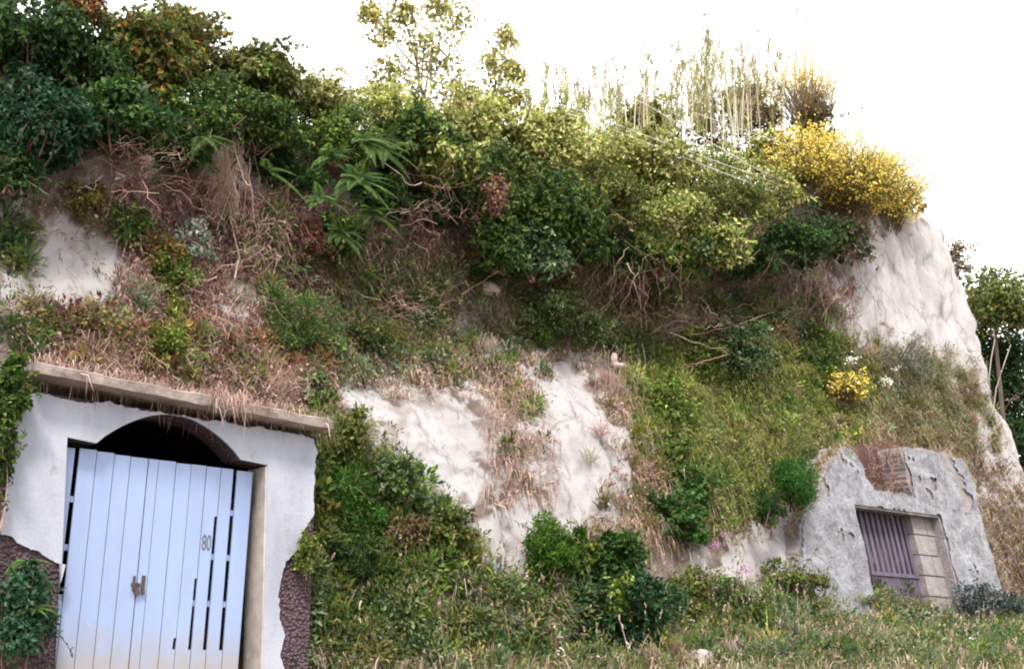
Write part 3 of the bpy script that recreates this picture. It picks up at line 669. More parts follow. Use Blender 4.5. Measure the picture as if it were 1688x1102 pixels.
# yellow broom
broom('low mass of flowering yellow broom, left part of the clump', 1328, 275, 72, 78, 2.6, group='flowering broom on the crest', flowers=1300, n=900)
broom('largest flowering yellow broom at the end of the cables', 1405, 300, 105, 100, 2.55, group='flowering broom on the crest', n=1500, flowers=2300)
broom('yellow broom at the right end of the crest above the bare tuff', 1462, 325, 70, 85, 2.8, group='flowering broom on the crest', n=900, flowers=1300)
broom('taller brownish broom standing behind, yellow only at its top', 1328, 165, 78, 80, 4.2, group='flowering broom on the crest', n=420, flowers=800, green=((.24, .2, .11), (.26, .18, .11), (.3, .24, .15)), top=.75)
broom('small yellow broom growing on the slope above the red niche', 1395, 640, 42, 40, 1.9, group=None, n=500, flowers=230)

# ------------------------------------------------------------------ thin trees against the sky
def tree(label, base_px, w_, lumps, n, pal, L=.105):
    b0, dk = at_w(*base_px, w_); o = thing('tree', label, 'tree', b0, 'thin trees on the crest'); tr = MB(); cr = MB()
    top = np.mean([at_w(x, y, w_)[0] for x, y, *_ in lumps], 0)
    t_ = np.linspace(0, 1, 8)[:, None]; tube(tr, (1 - t_) * b0 + t_ * top + .05 * np.sin(t_ * 7) * uu, .05, .02, 6, (.2, .15, .1))
    for x, y, rx, ry in lumps:
        c = at_w(x, y, w_ + rng.uniform(-.5, .5))[0]; s_ = b0 + (top - b0) * rng.uniform(.3, .9)
        m1 = (s_ + c) / 2 - ZZ * .1; tube(tr, (1 - t_) ** 2 * s_ + 2 * t_ * (1 - t_) * m1 + t_ ** 2 * c, .022, .008, 4, (.22, .17, .12))
        R = np.array([rx, (rx + ry) / 2, ry]) * dk / FPX
        for q in range(7):
            e = c + rdir(1)[0] * R; tube(tr, np.linspace(c, e, 4), .008, .003, 3, (.22, .18, .1))
        blob_leaves(cr, c, R * 1.25, n, L, pal, 22, .7, .6, .5)
    tr.build('trunk', MAT['twig'], o); cr.build('crown', MAT['leaf'], o); return o
PALE = [(.36, .33, .09), (.30, .31, .08), (.44, .37, .13), (.25, .25, .06)]
tree('slender tree with loose pale leaves reaching highest into the sky', (705, 215), 4.0, [(632, 45, 34, 32), (700, 65, 40, 35), (755, 30, 35, 45), (665, 20, 22, 20), (730, 100, 45, 30), (650, 118, 40, 30), (690, 150, 55, 35), (755, 145, 40, 35), (612, 20, 22, 18), (720, 10, 30, 25), (620, 150, 35, 25)], 300, PALE)
tree('shorter pale leaved tree right of the slender tree', (812, 215), 4.2, [(835, 62, 22, 25), (815, 100, 32, 26), (845, 115, 22, 25), (815, 150, 40, 32), (790, 180, 45, 30), (850, 160, 28, 25), (770, 160, 30, 30)], 300, PALE)
# ------------------------------------------------------------------ reeds: bare canes and leafy stems on the crest
canes = []
CLAB = 'bare pale cane standing among the reeds on the crest'
def cane(px, py, hpx, lean, w_, leafy):
    b0, dk = at_w(px, py, w_); Hh = hpx * dk / FPX
    t_ = np.linspace(0, 1, 6)[:, None]; p = b0 + ZZ * Hh * t_ + uu * lean * Hh * t_ ** 1.5
    if not leafy:
        mb = MB(); tube(mb, p, .013, .007, 4, pick([(.46, .40, .33), (.40, .33, .29), (.5, .45, .38)], 1)[0])
        o = mb.build('cane', MAT['twig'], origin=b0); return tag(o, CLAB, 'cane', 'bare canes on the crest')
    o = thing('reed', 'leafy green reed standing on the crest against the sky', 'reed', b0, 'leafy reeds on the crest')
    mb = MB(); tube(mb, p, .012, .004, 4, pick([(.24, .24, .09), (.3, .27, .12)], 1)[0]); mb.build('stem', MAT['twig'], o)
    k = max(8, int(Hh * 14)); tt = rng.uniform(.2, 1, k); q = b0 + ZZ * (Hh * tt)[:, None] + uu * (lean * Hh * tt ** 1.5)[:, None]
    mb = MB(); blades(mb, q, unit(ZZ * 1.2 + rng.normal(size=(k, 3)) * np.array([.5, .5, .3])), rng.uniform(.2, .45, k), .024, pick([(.32, .33, .12), (.4, .37, .16), (.24, .26, .08), (.48, .42, .25)], k), .25)
    if rng.random() < .45:
        m_ = 34; e = p[-1]; blades(mb, e + rng.normal(size=(m_, 3)) * np.array([.03, .03, .12]), unit(ZZ + rng.normal(size=(m_, 3)) * .35), rng.uniform(.06, .16, m_), .02, pick([(.3, .22, .17), (.4, .33, .25)], m_), .3)
    mb.build('leaf_blades', MAT['leaf'], o); return o
for i in range(36):
    px = rng.choice([rng.uniform(1150, 1270), rng.uniform(1190, 1250), rng.uniform(1030, 1180)])
    cane(px, rng.uniform(215, 275), rng.uniform(80, 160), rng.normal() * .12 - .03, rng.uniform(3.2, 4.0), False)
for i in range(150):
    px = rng.choice([rng.uniform(850, 1060), rng.uniform(880, 1150), rng.uniform(1120, 1290), rng.uniform(1000, 1280)])
    hp = rng.uniform(35, 125) if px < 1060 else rng.uniform(80, 160)
    if 1158 < px < 1185: hp += 45
    cane(px, rng.uniform(195, 240), hp, rng.normal() * .14 + .05, rng.uniform(3.6, 5.0), True)
for px, py, hp in ((1310, 170, 175), (1325, 165, 150), (1153, 200, 200), (1420, 240, 65)): cane(px, py, hp, .08, 4.6, True)
B('pale olive thicket between the bare canes and the brooms', 1265, 255, 60, 50, 3.6, n=1500, pal=OL + LT, clumps=16)
B('brown stemmed thicket under the taller broom', 1345, 205, 38, 55, 4.0, n=1100, pal=BR + OL + [(.3, .24, .08)], clumps=14)
B('dark olive thicket behind the bare canes', 1210, 200, 90, 60, 5.0, n=1900, pal=OL + BR, clumps=18)
B('pale olive thicket at the foot of the reeds', 1060, 205, 85, 50, 5.0, n=1700, pal=OL + LT, clumps=18)
B('pale thin thicket on the skyline between trees and reeds', 915, 215, 75, 40, 4.2, n=1500, pal=LT, clumps=18)

# ------------------------------------------------------------------ ferns
fern('topmost fern of the bracken patch, thick with drooping fronds', 600, 235, .62, 15, 1.35)
fern('fern at the upper left of the bracken patch', 540, 262, .62, 14, 1.25)
fern('largest fern in the middle of the bracken patch', 588, 298, .72, 20, 1.2)
fern('fern at the left of the bracken patch, below the upper left one', 528, 330, .6, 14, 1.2)
fern('fern at the lower right of the bracken patch', 610, 352, .58, 14, 1.25)
fern('lowest fern of the bracken patch', 560, 385, .55, 13, 1.35)
fern('pair of pale drooping fronds left of the bracken patch', 440, 280, .7, 4, 1.8)
fern('small fern with level fronds under the left shrubs', 335, 225, .6, 4, 1.6)
fern('fern at the top right of the bracken patch', 630, 245, .7, 9, 1.9)
fern('small fern right of the bracken patch, by the dead twigs', 620, 395, .5, 6)
fern('low fern on the slope among pink dead stalks', 585, 450, .5, 7)
fern('bluish fern at the foot of the left cellar wall', 40, 925, .32, 9, -.35)
fern('lower bluish fern in the bottom left corner', 55, 1000, .32, 9, -.5)
bush('bush', 'dark bluish bush in the bottom left corner before the rubble wall', 'bush', 35, 1010, 55, 95, -.35, n=3400, pal=[(.02, .06, .03), (.035, .09, .045), (.05, .11, .06)], L=.075, group=None)
fern('small fern in the bare hollow under the largest fern', 500, 400, .45, 5)
# ------------------------------------------------------------------ plants of the slope
S = lambda *a, **k: bush(k.pop('name', 'bush'), a[0], k.pop('cat', 'bush'), *a[1:], group=k.pop('group', 'plants growing on the cliff slope'), dens=1.5, **{'scat': 1.02, 'c0': .14, 'c1': .36, 'ns': 14, 'depth': .75, **k})
S('small bush with orange tips above the left bare tuff', 135, 332, 42, 34, n=700, pal=MD + OR, L=.06, lift=.15)
S('dark leafy bush between the bare tuff and the orange bush', 208, 372, 38, 42, n=700, pal=DK + MD, L=.07, lift=.15)
S('orange brown bush on the left slope', 235, 418, 52, 42, n=1000, pal=OR + OL, L=.06, lift=.2)
S('pale bluish bush next to the orange bush', 305, 402, 40, 32, n=700, pal=[(.28, .33, .28), (.2, .26, .2), (.33, .37, .33)], L=.07, lift=.2)
S('green bush below the orange bush', 278, 475, 46, 45, n=1100, pal=YG + MD, L=.07, lift=.25)
S('feathery grey green weed left of the green bush', 232, 495, 30, 35, n=700, pal=GB, L=.06, wr=.2, lift=.15)
S('bright green bush standing just above the concrete slab', 262, 585, 40, 45, n=1300, pal=YG, L=.07, lift=.25)
S('slender green sprig on top of the bright green bush', 272, 530, 22, 35, n=420, pal=YG, L=.06, lift=.2)
S('yellow tipped tuft resting on the concrete slab', 305, 632, 30, 20, n=420, pal=YG + OR, L=.055, lift=.2)
S('fine leaved dark green bush on the left slope', 462, 545, 62, 55, n=2600, pal=DK + MD, L=.09, wr=.16, hang=-.6, lift=.25)
S('leafy bush to the right of the fine leaved dark bush', 530, 575, 45, 50, n=1100, pal=MD + GB, L=.075, lift=.2)
S('dense olive bush above the concrete slab end', 590, 580, 42, 45, n=1200, pal=OL + DK, L=.06, lift=.2)
S('yellow olive bush above the bare tuff', 640, 580, 38, 42, n=1000, pal=[(.2, .17, .03), (.14, .14, .03), (.1, .12, .03)], L=.06, wr=.25, lift=.2)
S('pale weed growing at the right end of the concrete slab', 512, 655, 42, 36, n=800, pal=GB + MD, L=.07, lift=.2)
S('dark brownish weed clump left above the slab', 125, 545, 48, 36, n=700, pal=BR + OL, L=.06, lift=.2)
S('ivy at the left end of the concrete slab', 22, 630, 30, 55, -.2, n=800, pal=DK + MD, L=.1)
S('dark ivy column along the left edge of the white wall', -2, 770, 14, 110, -.25, n=1300, pal=DK + MD, L=.08)
S('green sprig growing across the right edge of the white wall', 506, 905, 20, 40, -.12, n=600, pal=MD + YG, L=.06)
S('red brown withered shrub below the bracken', 487, 405, 30, 45, n=600, pal=RD + BR, L=.06, lift=.3)
S('blue green bush in the middle of the slope', 880, 510, 65, 48, n=1900, pal=GB + MD, L=.08, lift=.25)
S('smaller blue green bush trailing to the right', 955, 540, 48, 34, n=1100, pal=GB + MD, L=.08, lift=.2)
S('green sprout under the middle blue green bush', 880, 565, 32, 26, n=450, pal=MD, L=.08, lift=.15)
S('small dark bush on the ledge beside the small pale rock face', 775, 460, 28, 18, n=350, pal=DK, L=.07, lift=.15)
S('feathery green bush right of the fallen rock chunks', 1040, 592, 34, 34, n=900, pal=[(.04, .1, .03), (.06, .13, .04)], L=.07, wr=.18, lift=.2)
S('broad dark hollowed bush on the right slope', 1215, 600, 95, 55, n=3600, pal=DK + GB, L=.085, lift=.25)
S('leafy bush at the left of the broad dark bush', 1130, 592, 62, 50, n=1600, pal=MD + YG, L=.08, lift=.2)
S('grey green bush between the broad dark bush and white flowers', 1340, 610, 45, 50, n=1200, pal=DK + MD, L=.075, lift=.25)
S('bushy weeds under the exposed roots', 1350, 560, 50, 35, n=800, pal=MD, L=.07, lift=.15)
S('greyish feathery bush against the right bare tuff', 1480, 595, 55, 50, n=1500, pal=[(.13, .15, .14), (.2, .2, .17), (.1, .12, .08)], L=.09, wr=.16, hang=-.4, lift=.2)
S('small brown green tuft high on the right edge of the tuff', 1588, 662, 30, 28, n=600, pal=OL + BR, L=.08, wr=.18, lift=.2)
S('yellow green bush hanging right of the main bare tuff', 1085, 690, 52, 68, n=2100, pal=YG + MD, L=.075, lift=.25)
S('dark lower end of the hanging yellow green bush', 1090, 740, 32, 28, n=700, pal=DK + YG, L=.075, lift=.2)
S('upper broad leaved green bush right of the main bare tuff', 1125, 810, 52, 42, n=1100, pal=[(.04, .1, .02), (.06, .13, .03)], L=.12, lift=.2)
S('lower broad leaved green bush right of the main bare tuff', 1105, 858, 55, 40, n=1200, pal=[(.04, .1, .02), (.06, .13, .03)], L=.12, lift=.2)
S('dense rounded feathery bush left of the rough cellar front', 1312, 795, 48, 50, .05, n=5200, scat=.68, c0=.26, c1=.5, ns=0, depth=1.0, pal=[(.02, .075, .012), (.035, .11, .015), (.05, .14, .02)], L=.11, wr=.12, hang=-.9, lift=.3)
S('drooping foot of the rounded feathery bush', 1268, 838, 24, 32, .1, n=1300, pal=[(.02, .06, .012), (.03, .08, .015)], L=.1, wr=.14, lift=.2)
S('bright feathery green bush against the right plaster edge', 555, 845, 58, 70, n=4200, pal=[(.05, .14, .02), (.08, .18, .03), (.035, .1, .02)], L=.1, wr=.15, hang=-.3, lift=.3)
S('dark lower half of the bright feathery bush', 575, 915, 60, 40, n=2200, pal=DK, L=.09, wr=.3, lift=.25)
S('leafy bush under the right end of the slab', 565, 730, 40, 45, n=1200, pal=MD + OL, L=.075, lift=.2)
S('broad leaved vine bush below the bare tuff', 630, 800, 52, 60, n=1500, pal=MD + GB, L=.1, lift=.25)
S('low vine bush spreading over the bottom of the bare tuff', 710, 880, 65, 42, n=1400, pal=MD + OL, L=.085, lift=.25)
S('brownish vine tangle below the broad leaved vine', 655, 895, 42, 36, n=800, pal=OL + BR, L=.08, lift=.2)
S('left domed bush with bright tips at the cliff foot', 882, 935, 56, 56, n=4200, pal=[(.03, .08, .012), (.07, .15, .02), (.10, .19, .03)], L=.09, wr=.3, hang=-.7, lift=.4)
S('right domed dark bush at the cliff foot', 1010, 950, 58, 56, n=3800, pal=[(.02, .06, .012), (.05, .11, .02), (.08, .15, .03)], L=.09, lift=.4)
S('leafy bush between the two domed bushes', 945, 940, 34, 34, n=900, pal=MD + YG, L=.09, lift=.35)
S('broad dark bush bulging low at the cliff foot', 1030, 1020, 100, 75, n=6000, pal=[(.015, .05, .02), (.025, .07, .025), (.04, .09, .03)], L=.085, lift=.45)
S('yellow green sprig in front of the broad dark bush', 950, 990, 26, 36, n=500, pal=YG, L=.09, lift=.7)
S('weedy bush in front of the pale rock left of the cellar', 1290, 965, 60, 32, n=1300, pal=OL + MD, L=.07, lift=.25)
S('dark weeds along the foot of the right slope', 1190, 1005, 65, 36, n=1400, pal=DK + MD, L=.07, lift=.2)
S('dark weeds between the broad dark bush and the pale rock', 1120, 985, 45, 50, n=1100, pal=MD + OL, L=.07, lift=.2)
S('olive weeds before the left part of the rough cellar wall', 1405, 1005, 55, 28, n=1100, pal=OL + GB, L=.065, lift=.2)
S('grey green weeds in front of the barred gate', 1500, 1025, 60, 22, n=1000, pal=GB + OL, L=.065, lift=.2)
S('bluish grey weed against the right corner of the rough cellar', 1615, 985, 40, 34, -.3, n=900, pal=[(.10, .13, .13), (.15, .18, .18), (.06, .08, .08)], L=.075)
S('dim bluish weed at the far right of the cliff foot', 1665, 1000, 30, 30, -.2, n=600, pal=[(.08, .10, .10), (.05, .07, .06)], L=.07)
# ------------------------------------------------------------------ trees beyond the corner, far right
def far_tree(label, px, py, rx, ry, w_, pal, n=3000, trunk=True):
    c, dk = at_w(px, py, w_); R = np.array([rx, (rx + ry) / 2, ry]) * dk / FPX; b0 = c.copy(); b0[2] = .9
    o = thing('tree', label, 'tree', b0, 'trees beyond the cliff corner'); mb = MB(); t_ = np.linspace(0, 1, 7)[:, None]
    tube(mb, b0 + (c - b0) * t_ + .1 * np.sin(t_ * 5) * uu, .14, .04, 6, (.10, .08, .07)); mb.build('trunk', MAT['twig'], o)
    mb = MB(); blob_leaves(mb, c, R, n, .15, pal, 26, .4, .6, .4); mb.build('crown', MAT['leaf'], o); return o
far_tree('leafy tree whose top shows against the sky beyond the cliff corner', 1640, 500, 85, 80, 6.0, MD + OL, 6000)
far_tree('dark tree filling the gap right of the bare tuff', 1645, 640, 110, 130, 7.0, [(.018, .045, .012), (.028, .06, .015)], 14000)
far_tree('dark tree low behind the right edge of the rough cellar', 1665, 800, 120, 150, 6.5, [(.018, .045, .012), (.028, .06, .015)], 14000)
far_tree('dark bushy tree at the bottom of the right edge', 1690, 950, 100, 100, 5.5, DK, 8000)
bush('bush', 'brownish bush growing over the top of the tuff corner', 'bush', 1575, 425, 34, 40, 4.6, n=1100, pal=BR + OL, group=None, L=.09)
bush('bush', 'rusty orange bush at the right corner of the rough cellar', 'bush', 1650, 860, 22, 35, 2.2, n=500, pal=OR + BR, group=None, L=.08)
for lab, pts in (('pale bare stem rising right of the tuff corner', [(1630, 625), (1634, 590), (1640, 560), (1637, 540)]), ('longer pale bare stem in front of the dark trees', [(1636, 690), (1642, 640), (1655, 600), (1666, 568)])):
    P = np.array([at_w(x, y, 3.4)[0] for x, y in pts]); b0 = P[0].copy(); P = np.concatenate([[P[0] - ZZ * 2.5], P]); mb = MB(); tube(mb, P, .02, .01, 5, (.33, .27, .25))
    tag(mb.build('bare_stem', MAT['twig'], origin=b0), lab, 'stem', 'pale bare stems')
# ------------------------------------------------------------------ dead growth
dead('large sheaf of pale dead stems hanging under the small fern', 375, 320, 45, 90, 90, PINK + DRY, mode='spray', lift=.45)
dead('arching bare twigs in the hollow under the left shrubs', 210, 265, 100, 55, 60, PINK, 1.7)
dead('tangle of dead twigs above the slab beside the bright green bush', 350, 565, 55, 55, 90, PINK + DRY)
dead('bare twigs right of the bracken patch', 690, 345, 55, 50, 45, PINK, 2.0)
dead('dead twigs between the sheaf and the withered red shrub', 430, 400, 60, 60, 80, PINK)
dead('dead stems hanging in the deep hollow of the middle crest', 1000, 440, 110, 55, 60, BR + PINK, 2.3, mode='hang')
dead('exposed roots hanging beneath the yellow broom', 1320, 480, 70, 50, 70, BR + PINK, mode='hang', lift=.35, name='hanging_roots', cat='roots', r=.011)
dead('broken pale branch sticking out of the brambles', 1208, 418, 28, 12, 24, DRY, 1.7, name='broken_branch', cat='branch', r=.012)
dead('dead stalks standing on the left half of the slab', 150, 590, 85, 32, 130, PINK, mode='up', lift=.1)
dead('dead stalks standing on the right half of the slab', 420, 630, 85, 30, 140, PINK + DRY, mode='up', lift=.1)
dead('red brown dead roots filling the niche of the rough cellar', 1462, 765, 30, 55, 130, [(.2, .08, .07), (.28, .15, .12), (.12, .05, .05), (.4, .28, .22)], .8, mode='tangle')
B('dead brown leaves in the ivy clad shrub', 815, 318, 20, 42, 1.75, n=420, pal=OR + BR + PINK, clumps=9)
dead('dry stems hanging down the right side of the main bare tuff', 1010, 650, 40, 70, 70, PINK + DRY, mode='hang', lift=.15)
dead('dry stems hanging between the two main bare tuff faces', 830, 720, 55, 80, 50, PINK + DRY, mode='hang', lift=.1)
dead('tangle of dead twigs above the left bare tuff', 320, 455, 60, 50, 70, PINK)
dead('dead twigs on the slope under the bracken', 600, 500, 90, 45, 90, PINK)
dead('dead twigs on the slope below the middle hollow', 1070, 530, 90, 35, 80, PINK)
for lab, pts, r in (('pale leaning stick lying across the right slope', [(1180, 552), (1230, 530), (1258, 517)], .012), ('thin pale stem standing before the sheaf of dead stems', [(384, 480), (383, 430), (380, 370)], .013)):
    P = []
    for x, y in pts:
        h = hit(x, y); P.append(h[0] + h[1] * .25)
    mb = MB(); tube(mb, P, r, r * .7, 5, (.42, .33, .28)); tag(mb.build('stick', MAT['twig'], origin=P[0]), lab, 'stick')
# ------------------------------------------------------------------ flowers
def flowers(name, label, px, py, n, spread, col, size, lift=.45):
    h = hit(px, py); c = h[0] + h[1] * lift; o = thing(name, label, 'flower', c - ZZ * .4); ms = MB()
    for i in range(n):
        mb = MB(); e = c + rng.normal(size=3) * spread; tube(ms, [c - ZZ * .4 + rng.normal(size=3) * .04, (c + e) / 2 - ZZ * .1, e], .006, .004, 3, (.1, .14, .05))
        m_ = 26; p = e + rng.normal(size=(m_, 3)) * size * np.array([1, 1, .45]); leaves(mb, p, rdir(m_), unit(ZZ + nn * .8 + .5 * rng.normal(size=(m_, 3))), size * .55, size * .5, pick([col], m_, .08), .05)
        mb.build('flower_head', MAT['petal'], o)
    ms.build('stems', MAT['twig'], o); return o
WH, PU = (.8, .8, .76), (.42, .18, .38)
flowers('white_flower', 'white flower heads, upper left of the small yellow broom', 1388, 606, 2, .05, WH, .09)
flowers('white_flower', 'white flower heads just right of the small yellow broom', 1440, 648, 2, .06, WH, .09)
flowers('white_flower', 'single white flower head highest beside the greyish feathery bush', 1445, 610, 1, .03, WH, .07)
flowers('purple_flower', 'purple flower spike left of the lower pale rock face', 1158, 905, 3, .10, PU, .055)
flowers('purple_flower', 'purple flower below the lower pale rock face', 1212, 972, 2, .05, PU, .06)
# ------------------------------------------------------------------ loose rocks and litter
def rock(label, c, r, group=None):
    mb = MB(); k1, k2 = 10, 7; V = []
    sd_ = rng.random(3) * 9
    for i in range(k2 + 1):
        for j in range(k1):
            th, ph = math.pi * i / k2, 2 * math.pi * j / k1; d = np.array([math.sin(th) * math.cos(ph), math.sin(th) * math.sin(ph), math.cos(th)])
            V.append(np.asarray(c) + d * np.asarray(r) * (1 + .35 * noise.noise(Vector(d * 1.6 + sd_))))
    mb.add(V, [[i * k1 + j, (i + 1) * k1 + j, (i + 1) * k1 + (j + 1) % k1, i * k1 + (j + 1) % k1] for i in range(k2) for j in range(k1)])
    return tag(mb.build('rock', MAT['rock'], origin=c), label, 'rock', group)
h = hit(1132, 1080); rock('pale pinkish boulder lying at the bottom edge below the broad dark bush', h[0] + nn * .3 - ZZ * .04, (.2, .2, .15))
h = hit(1006, 602); rock('upper pale stone lodged beside the feathery green bush', h[0] + h[1] * .12, (.07, .07, .15))
h = hit(1016, 612); rock('lower brown stone lodged beside the feathery green bush', h[0] + h[1] * .12, (.14, .1, .07))
h = hit(800, 478); rock('flat pale stone sticking out of the middle slope', h[0] + h[1] * .1, (.22, .2, .12))
h = hit(1592, 1062); mb = MB(); c = h[0] + ZZ * .06 + nn * .2
g = np.array([[c + uu * a * .05 + nn * b_ * .04 + ZZ * (.05 * noise.noise(Vector((a * .7, b_ * .7, 3))) + .018 * (b_ == -2) * 3) for b_ in range(-2, 3)] for a in range(-2, 3)]).reshape(-1, 3)
mb.add(g, [[a * 5 + b_, (a + 1) * 5 + b_, (a + 1) * 5 + b_ + 1, a * 5 + b_ + 1] for a in range(4) for b_ in range(4)])
tag(mb.build('paper_scrap', MAT['white'], origin=c), 'crumpled white scrap of paper lying on the bank at the lower right', 'litter')
# ------------------------------------------------------------------ overhead cables
def cable(label, pts, r=.008):
    P = np.array([at_w(x, y, w_)[0] for x, y, w_ in pts]); t0 = np.linspace(0, 1, len(P)); tt = np.linspace(0, 1, 26)
    q = np.stack([np.interp(tt, t0, P[:, a]) for a in range(3)], 1); q[:, 2] -= .08 * np.sin(np.pi * tt)
    mb = MB(); tube(mb, q, r, r, 5); return tag(mb.build('overhead_cable', MAT['cable'], origin=q[0]), label, 'cable', 'cables crossing the crest')
cable('uppermost overhead cable, running in front of the bare canes', [(960, 215, 7), (1040, 143, 2.6), (1300, 235, 2.0), (1440, 320, 3.7)])
cable('second overhead cable, sagging below the uppermost one', [(965, 220, 7), (1045, 155, 2.5), (1250, 275, 1.8), (1400, 345, 3.7)])
cable('lower overhead cable ending in the largest broom', [(860, 215, 7), (925, 165, 2.6), (1220, 275, 1.6), (1440, 358, 3.8)])
cable('lowest overhead cable, just over the pale brambles', [(870, 225, 7), (940, 180, 2.5), (1220, 290, 1.6), (1420, 370, 3.8)])
# ------------------------------------------------------------------ grass and ground cover (uncountable)
REG = [ ([(1670, 900), (2250, 900), (2250, 1115), (1670, 1115)], 2600, GB + MD + OL + DRY, (.15, .42), (.3, .9), .3), ([(1650, 640), (2000, 640), (2000, 960), (1680, 960)], 1600, DRY + OL + BR, (.15, .45), (.5, .4), .6),
 ([(-500, 100), (0, 100), (0, 620), (-500, 620)], 2600, MD + OL + PINK, (.15, .45), (.5, .5), .5), ([(-500, 620), (0, 620), (0, 1115), (-500, 1115)], 2200, MD + GB + OL, (.15, .45), (.5, .6), .5),
 # polygon, count, palette, length, lean (normal, up), droop
 ([(60, 540), (560, 610), (560, 690), (470, 690), (50, 600)], 3000, PINK + DRY, (.15, .4), (.5, .8), .3),
 ([(15, 500), (330, 520), (560, 590), (330, 630), (15, 590)], 2600, PINK + OL, (.15, .4), (.6, .6), .4),
 ([(190, 300), (520, 330), (560, 540), (330, 560), (190, 480)], 3600, PINK + BR, (.15, .45), (.6, .3), .5),
 ([(10, 310), (200, 330), (200, 540), (10, 540)], 700, PINK + OL, (.1, .3), (.6, .3), .5),
 ([(520, 400), (1000, 460), (1010, 590), (860, 640), (560, 640)], 4200, DRY + PINK + OL, (.15, .45), (.5, .4), .6),
 ([(540, 480), (850, 430), (860, 600), (560, 640)], 1700, MD + OL + GB, (.15, .4), (.5, .6), .4),
 ([(600, 600), (890, 590), (900, 660), (620, 660)], 1100, DRY, (.15, .4), (.5, .1), .8),
 ([(800, 640), (895, 640), (930, 830), (800, 840)], 650, DRY + PINK, (.15, .45), (.4, -.1), .9),
 ([(990, 620), (1110, 760), (1150, 900), (960, 900), (1010, 780)], 2600, DRY + PINK + OL, (.15, .45), (.4, .1), .8),
 ([(1010, 560), (1420, 560), (1440, 700), (1300, 830), (1180, 880), (1060, 740)], 7000, YG + OL + [(.36, .34, .12), (.28, .29, .08)], (.18, .5), (.5, .5), .6),
 ([(1080, 700), (1440, 690), (1400, 800), (1250, 880), (1100, 900)], 3200, DRY + OL, (.15, .45), (.5, .3), .7),
 ([(1390, 560), (1600, 590), (1650, 740), (1430, 745)], 4200, [(.26, .24, .12), (.2, .2, .09), (.34, .27, .17), (.16, .17, .07)], (.15, .45), (.5, .4), .6),
 ([(1310, 690), (1660, 730), (1660, 800), (1600, 760), (1500, 745), (1440, 760), (1340, 800)], 1800, DRY + BR + OL, (.15, .4), (.5, .3), .7),
 ([(860, 440), (1420, 470), (1400, 580), (1000, 560)], 3000, BR + PINK + OL, (.15, .45), (.5, .3), .6),
 ([(360, 330), (700, 360), (860, 430), (540, 480)], 2000, BR + PINK, (.15, .4), (.5, .3), .6),
 ([(480, 920), (800, 950), (1050, 1000), (1350, 960), (1688, 1010), (1688, 1110), (470, 1110)], 9000, GB + MD + OL, (.15, .42), (.3, .9), .3),
 ([(500, 960), (1688, 1000), (1688, 1110), (480, 1110)], 4200, DRY + [(.3, .3, .18)], (.15, .45), (.3, .9), .3),
 ([(480, 760), (760, 880), (800, 960), (480, 960)], 2200, MD + OL, (.15, .35), (.5, .6), .4),
 ([(1600, 750), (1700, 780), (1700, 1010), (1640, 970), (1610, 850)], 1100, DRY + OL + BR, (.15, .45), (.5, .4), .6),
 ([(0, 880), (110, 950), (110, 1110), (0, 1110)], 900, GB + DK, (.15, .4), (.3, .9), .3),
]
mg, md, mc = MB(), MB(), MB()
for poly, cnt, pal, (l0, l1), (an, au), dr in REG:
    P, Q = scatter(poly, int(cnt * 1.9))
    tfm = tuffness(P); keep = rng.random(len(P)) > np.clip(tfm * 1.25 - .25, 0, .95); P, Q = P[keep], Q[keep]; n = len(P)
    d = Q * an + ZZ * au + rng.normal(size=(n, 3)) * .45
    c = pick(pal, n); green = c[:, 1] > c[:, 0] * 1.02; l = rng.uniform(l0, l1, n)
    for m_, sel in ((mg, green), (md, ~green)):
        if sel.any(): blades(m_, P[sel] - Q[sel] * .02, d[sel], l[sel], rng.uniform(.006, .021, (int(sel.sum()), 1)), c[sel], dr)
    k = int(n * .55); ii = rng.integers(0, n, k)
    leaves(mc, P[ii] + Q[ii] * rng.uniform(.02, .2, (k, 1)), rdir(k) + Q[ii] * .5, unit(Q[ii] + ZZ * .6 + rng.normal(size=(k, 3)) * .5), rng.uniform(.03, .085, k), rng.uniform(.02, .05, k), pick(pal, k), .2)
WEED = [([(20, 480), (200, 540), (330, 560), (560, 560), (560, 640), (300, 620), (20, 590)], 60, MD + OL + RD + OR),
 ([(330, 330), (560, 400), (700, 420), (860, 440), (560, 560), (400, 500)], 110, MD + OL + GB + FERN),
 ([(540, 470), (830, 440), (860, 600), (640, 640), (540, 620)], 90, MD + GB + OL),
 ([(860, 460), (1400, 500), (1420, 600), (1000, 580)], 150, MD + OL + GB + DK),
 ([(1010, 570), (1420, 570), (1440, 690), (1300, 820), (1180, 880), (1060, 740)], 170, YG + OL + MD),
 ([(1080, 720), (1400, 700), (1300, 840), (1120, 900)], 70, OL + MD + YG),
 ([(1390, 570), (1600, 600), (1640, 730), (1430, 740)], 50, OL + GB),
 ([(500, 700), (560, 690), (650, 760), (780, 880), (800, 960), (490, 960)], 150, MD + OL + DK + YG),
 ([(480, 930), (800, 960), (1050, 1010), (1350, 970), (1688, 1020), (1688, 1100), (470, 1100)], 380, GB + MD + OL + DK),
 ([(0, 300), (60, 330), (20, 560), (0, 560)], 30, MD + DK), ([(800, 650), (890, 640), (900, 740), (830, 760)], 10, MD + OL),
 ([(0, 860), (110, 930), (110, 1100), (0, 1100)], 60, DK + GB)]
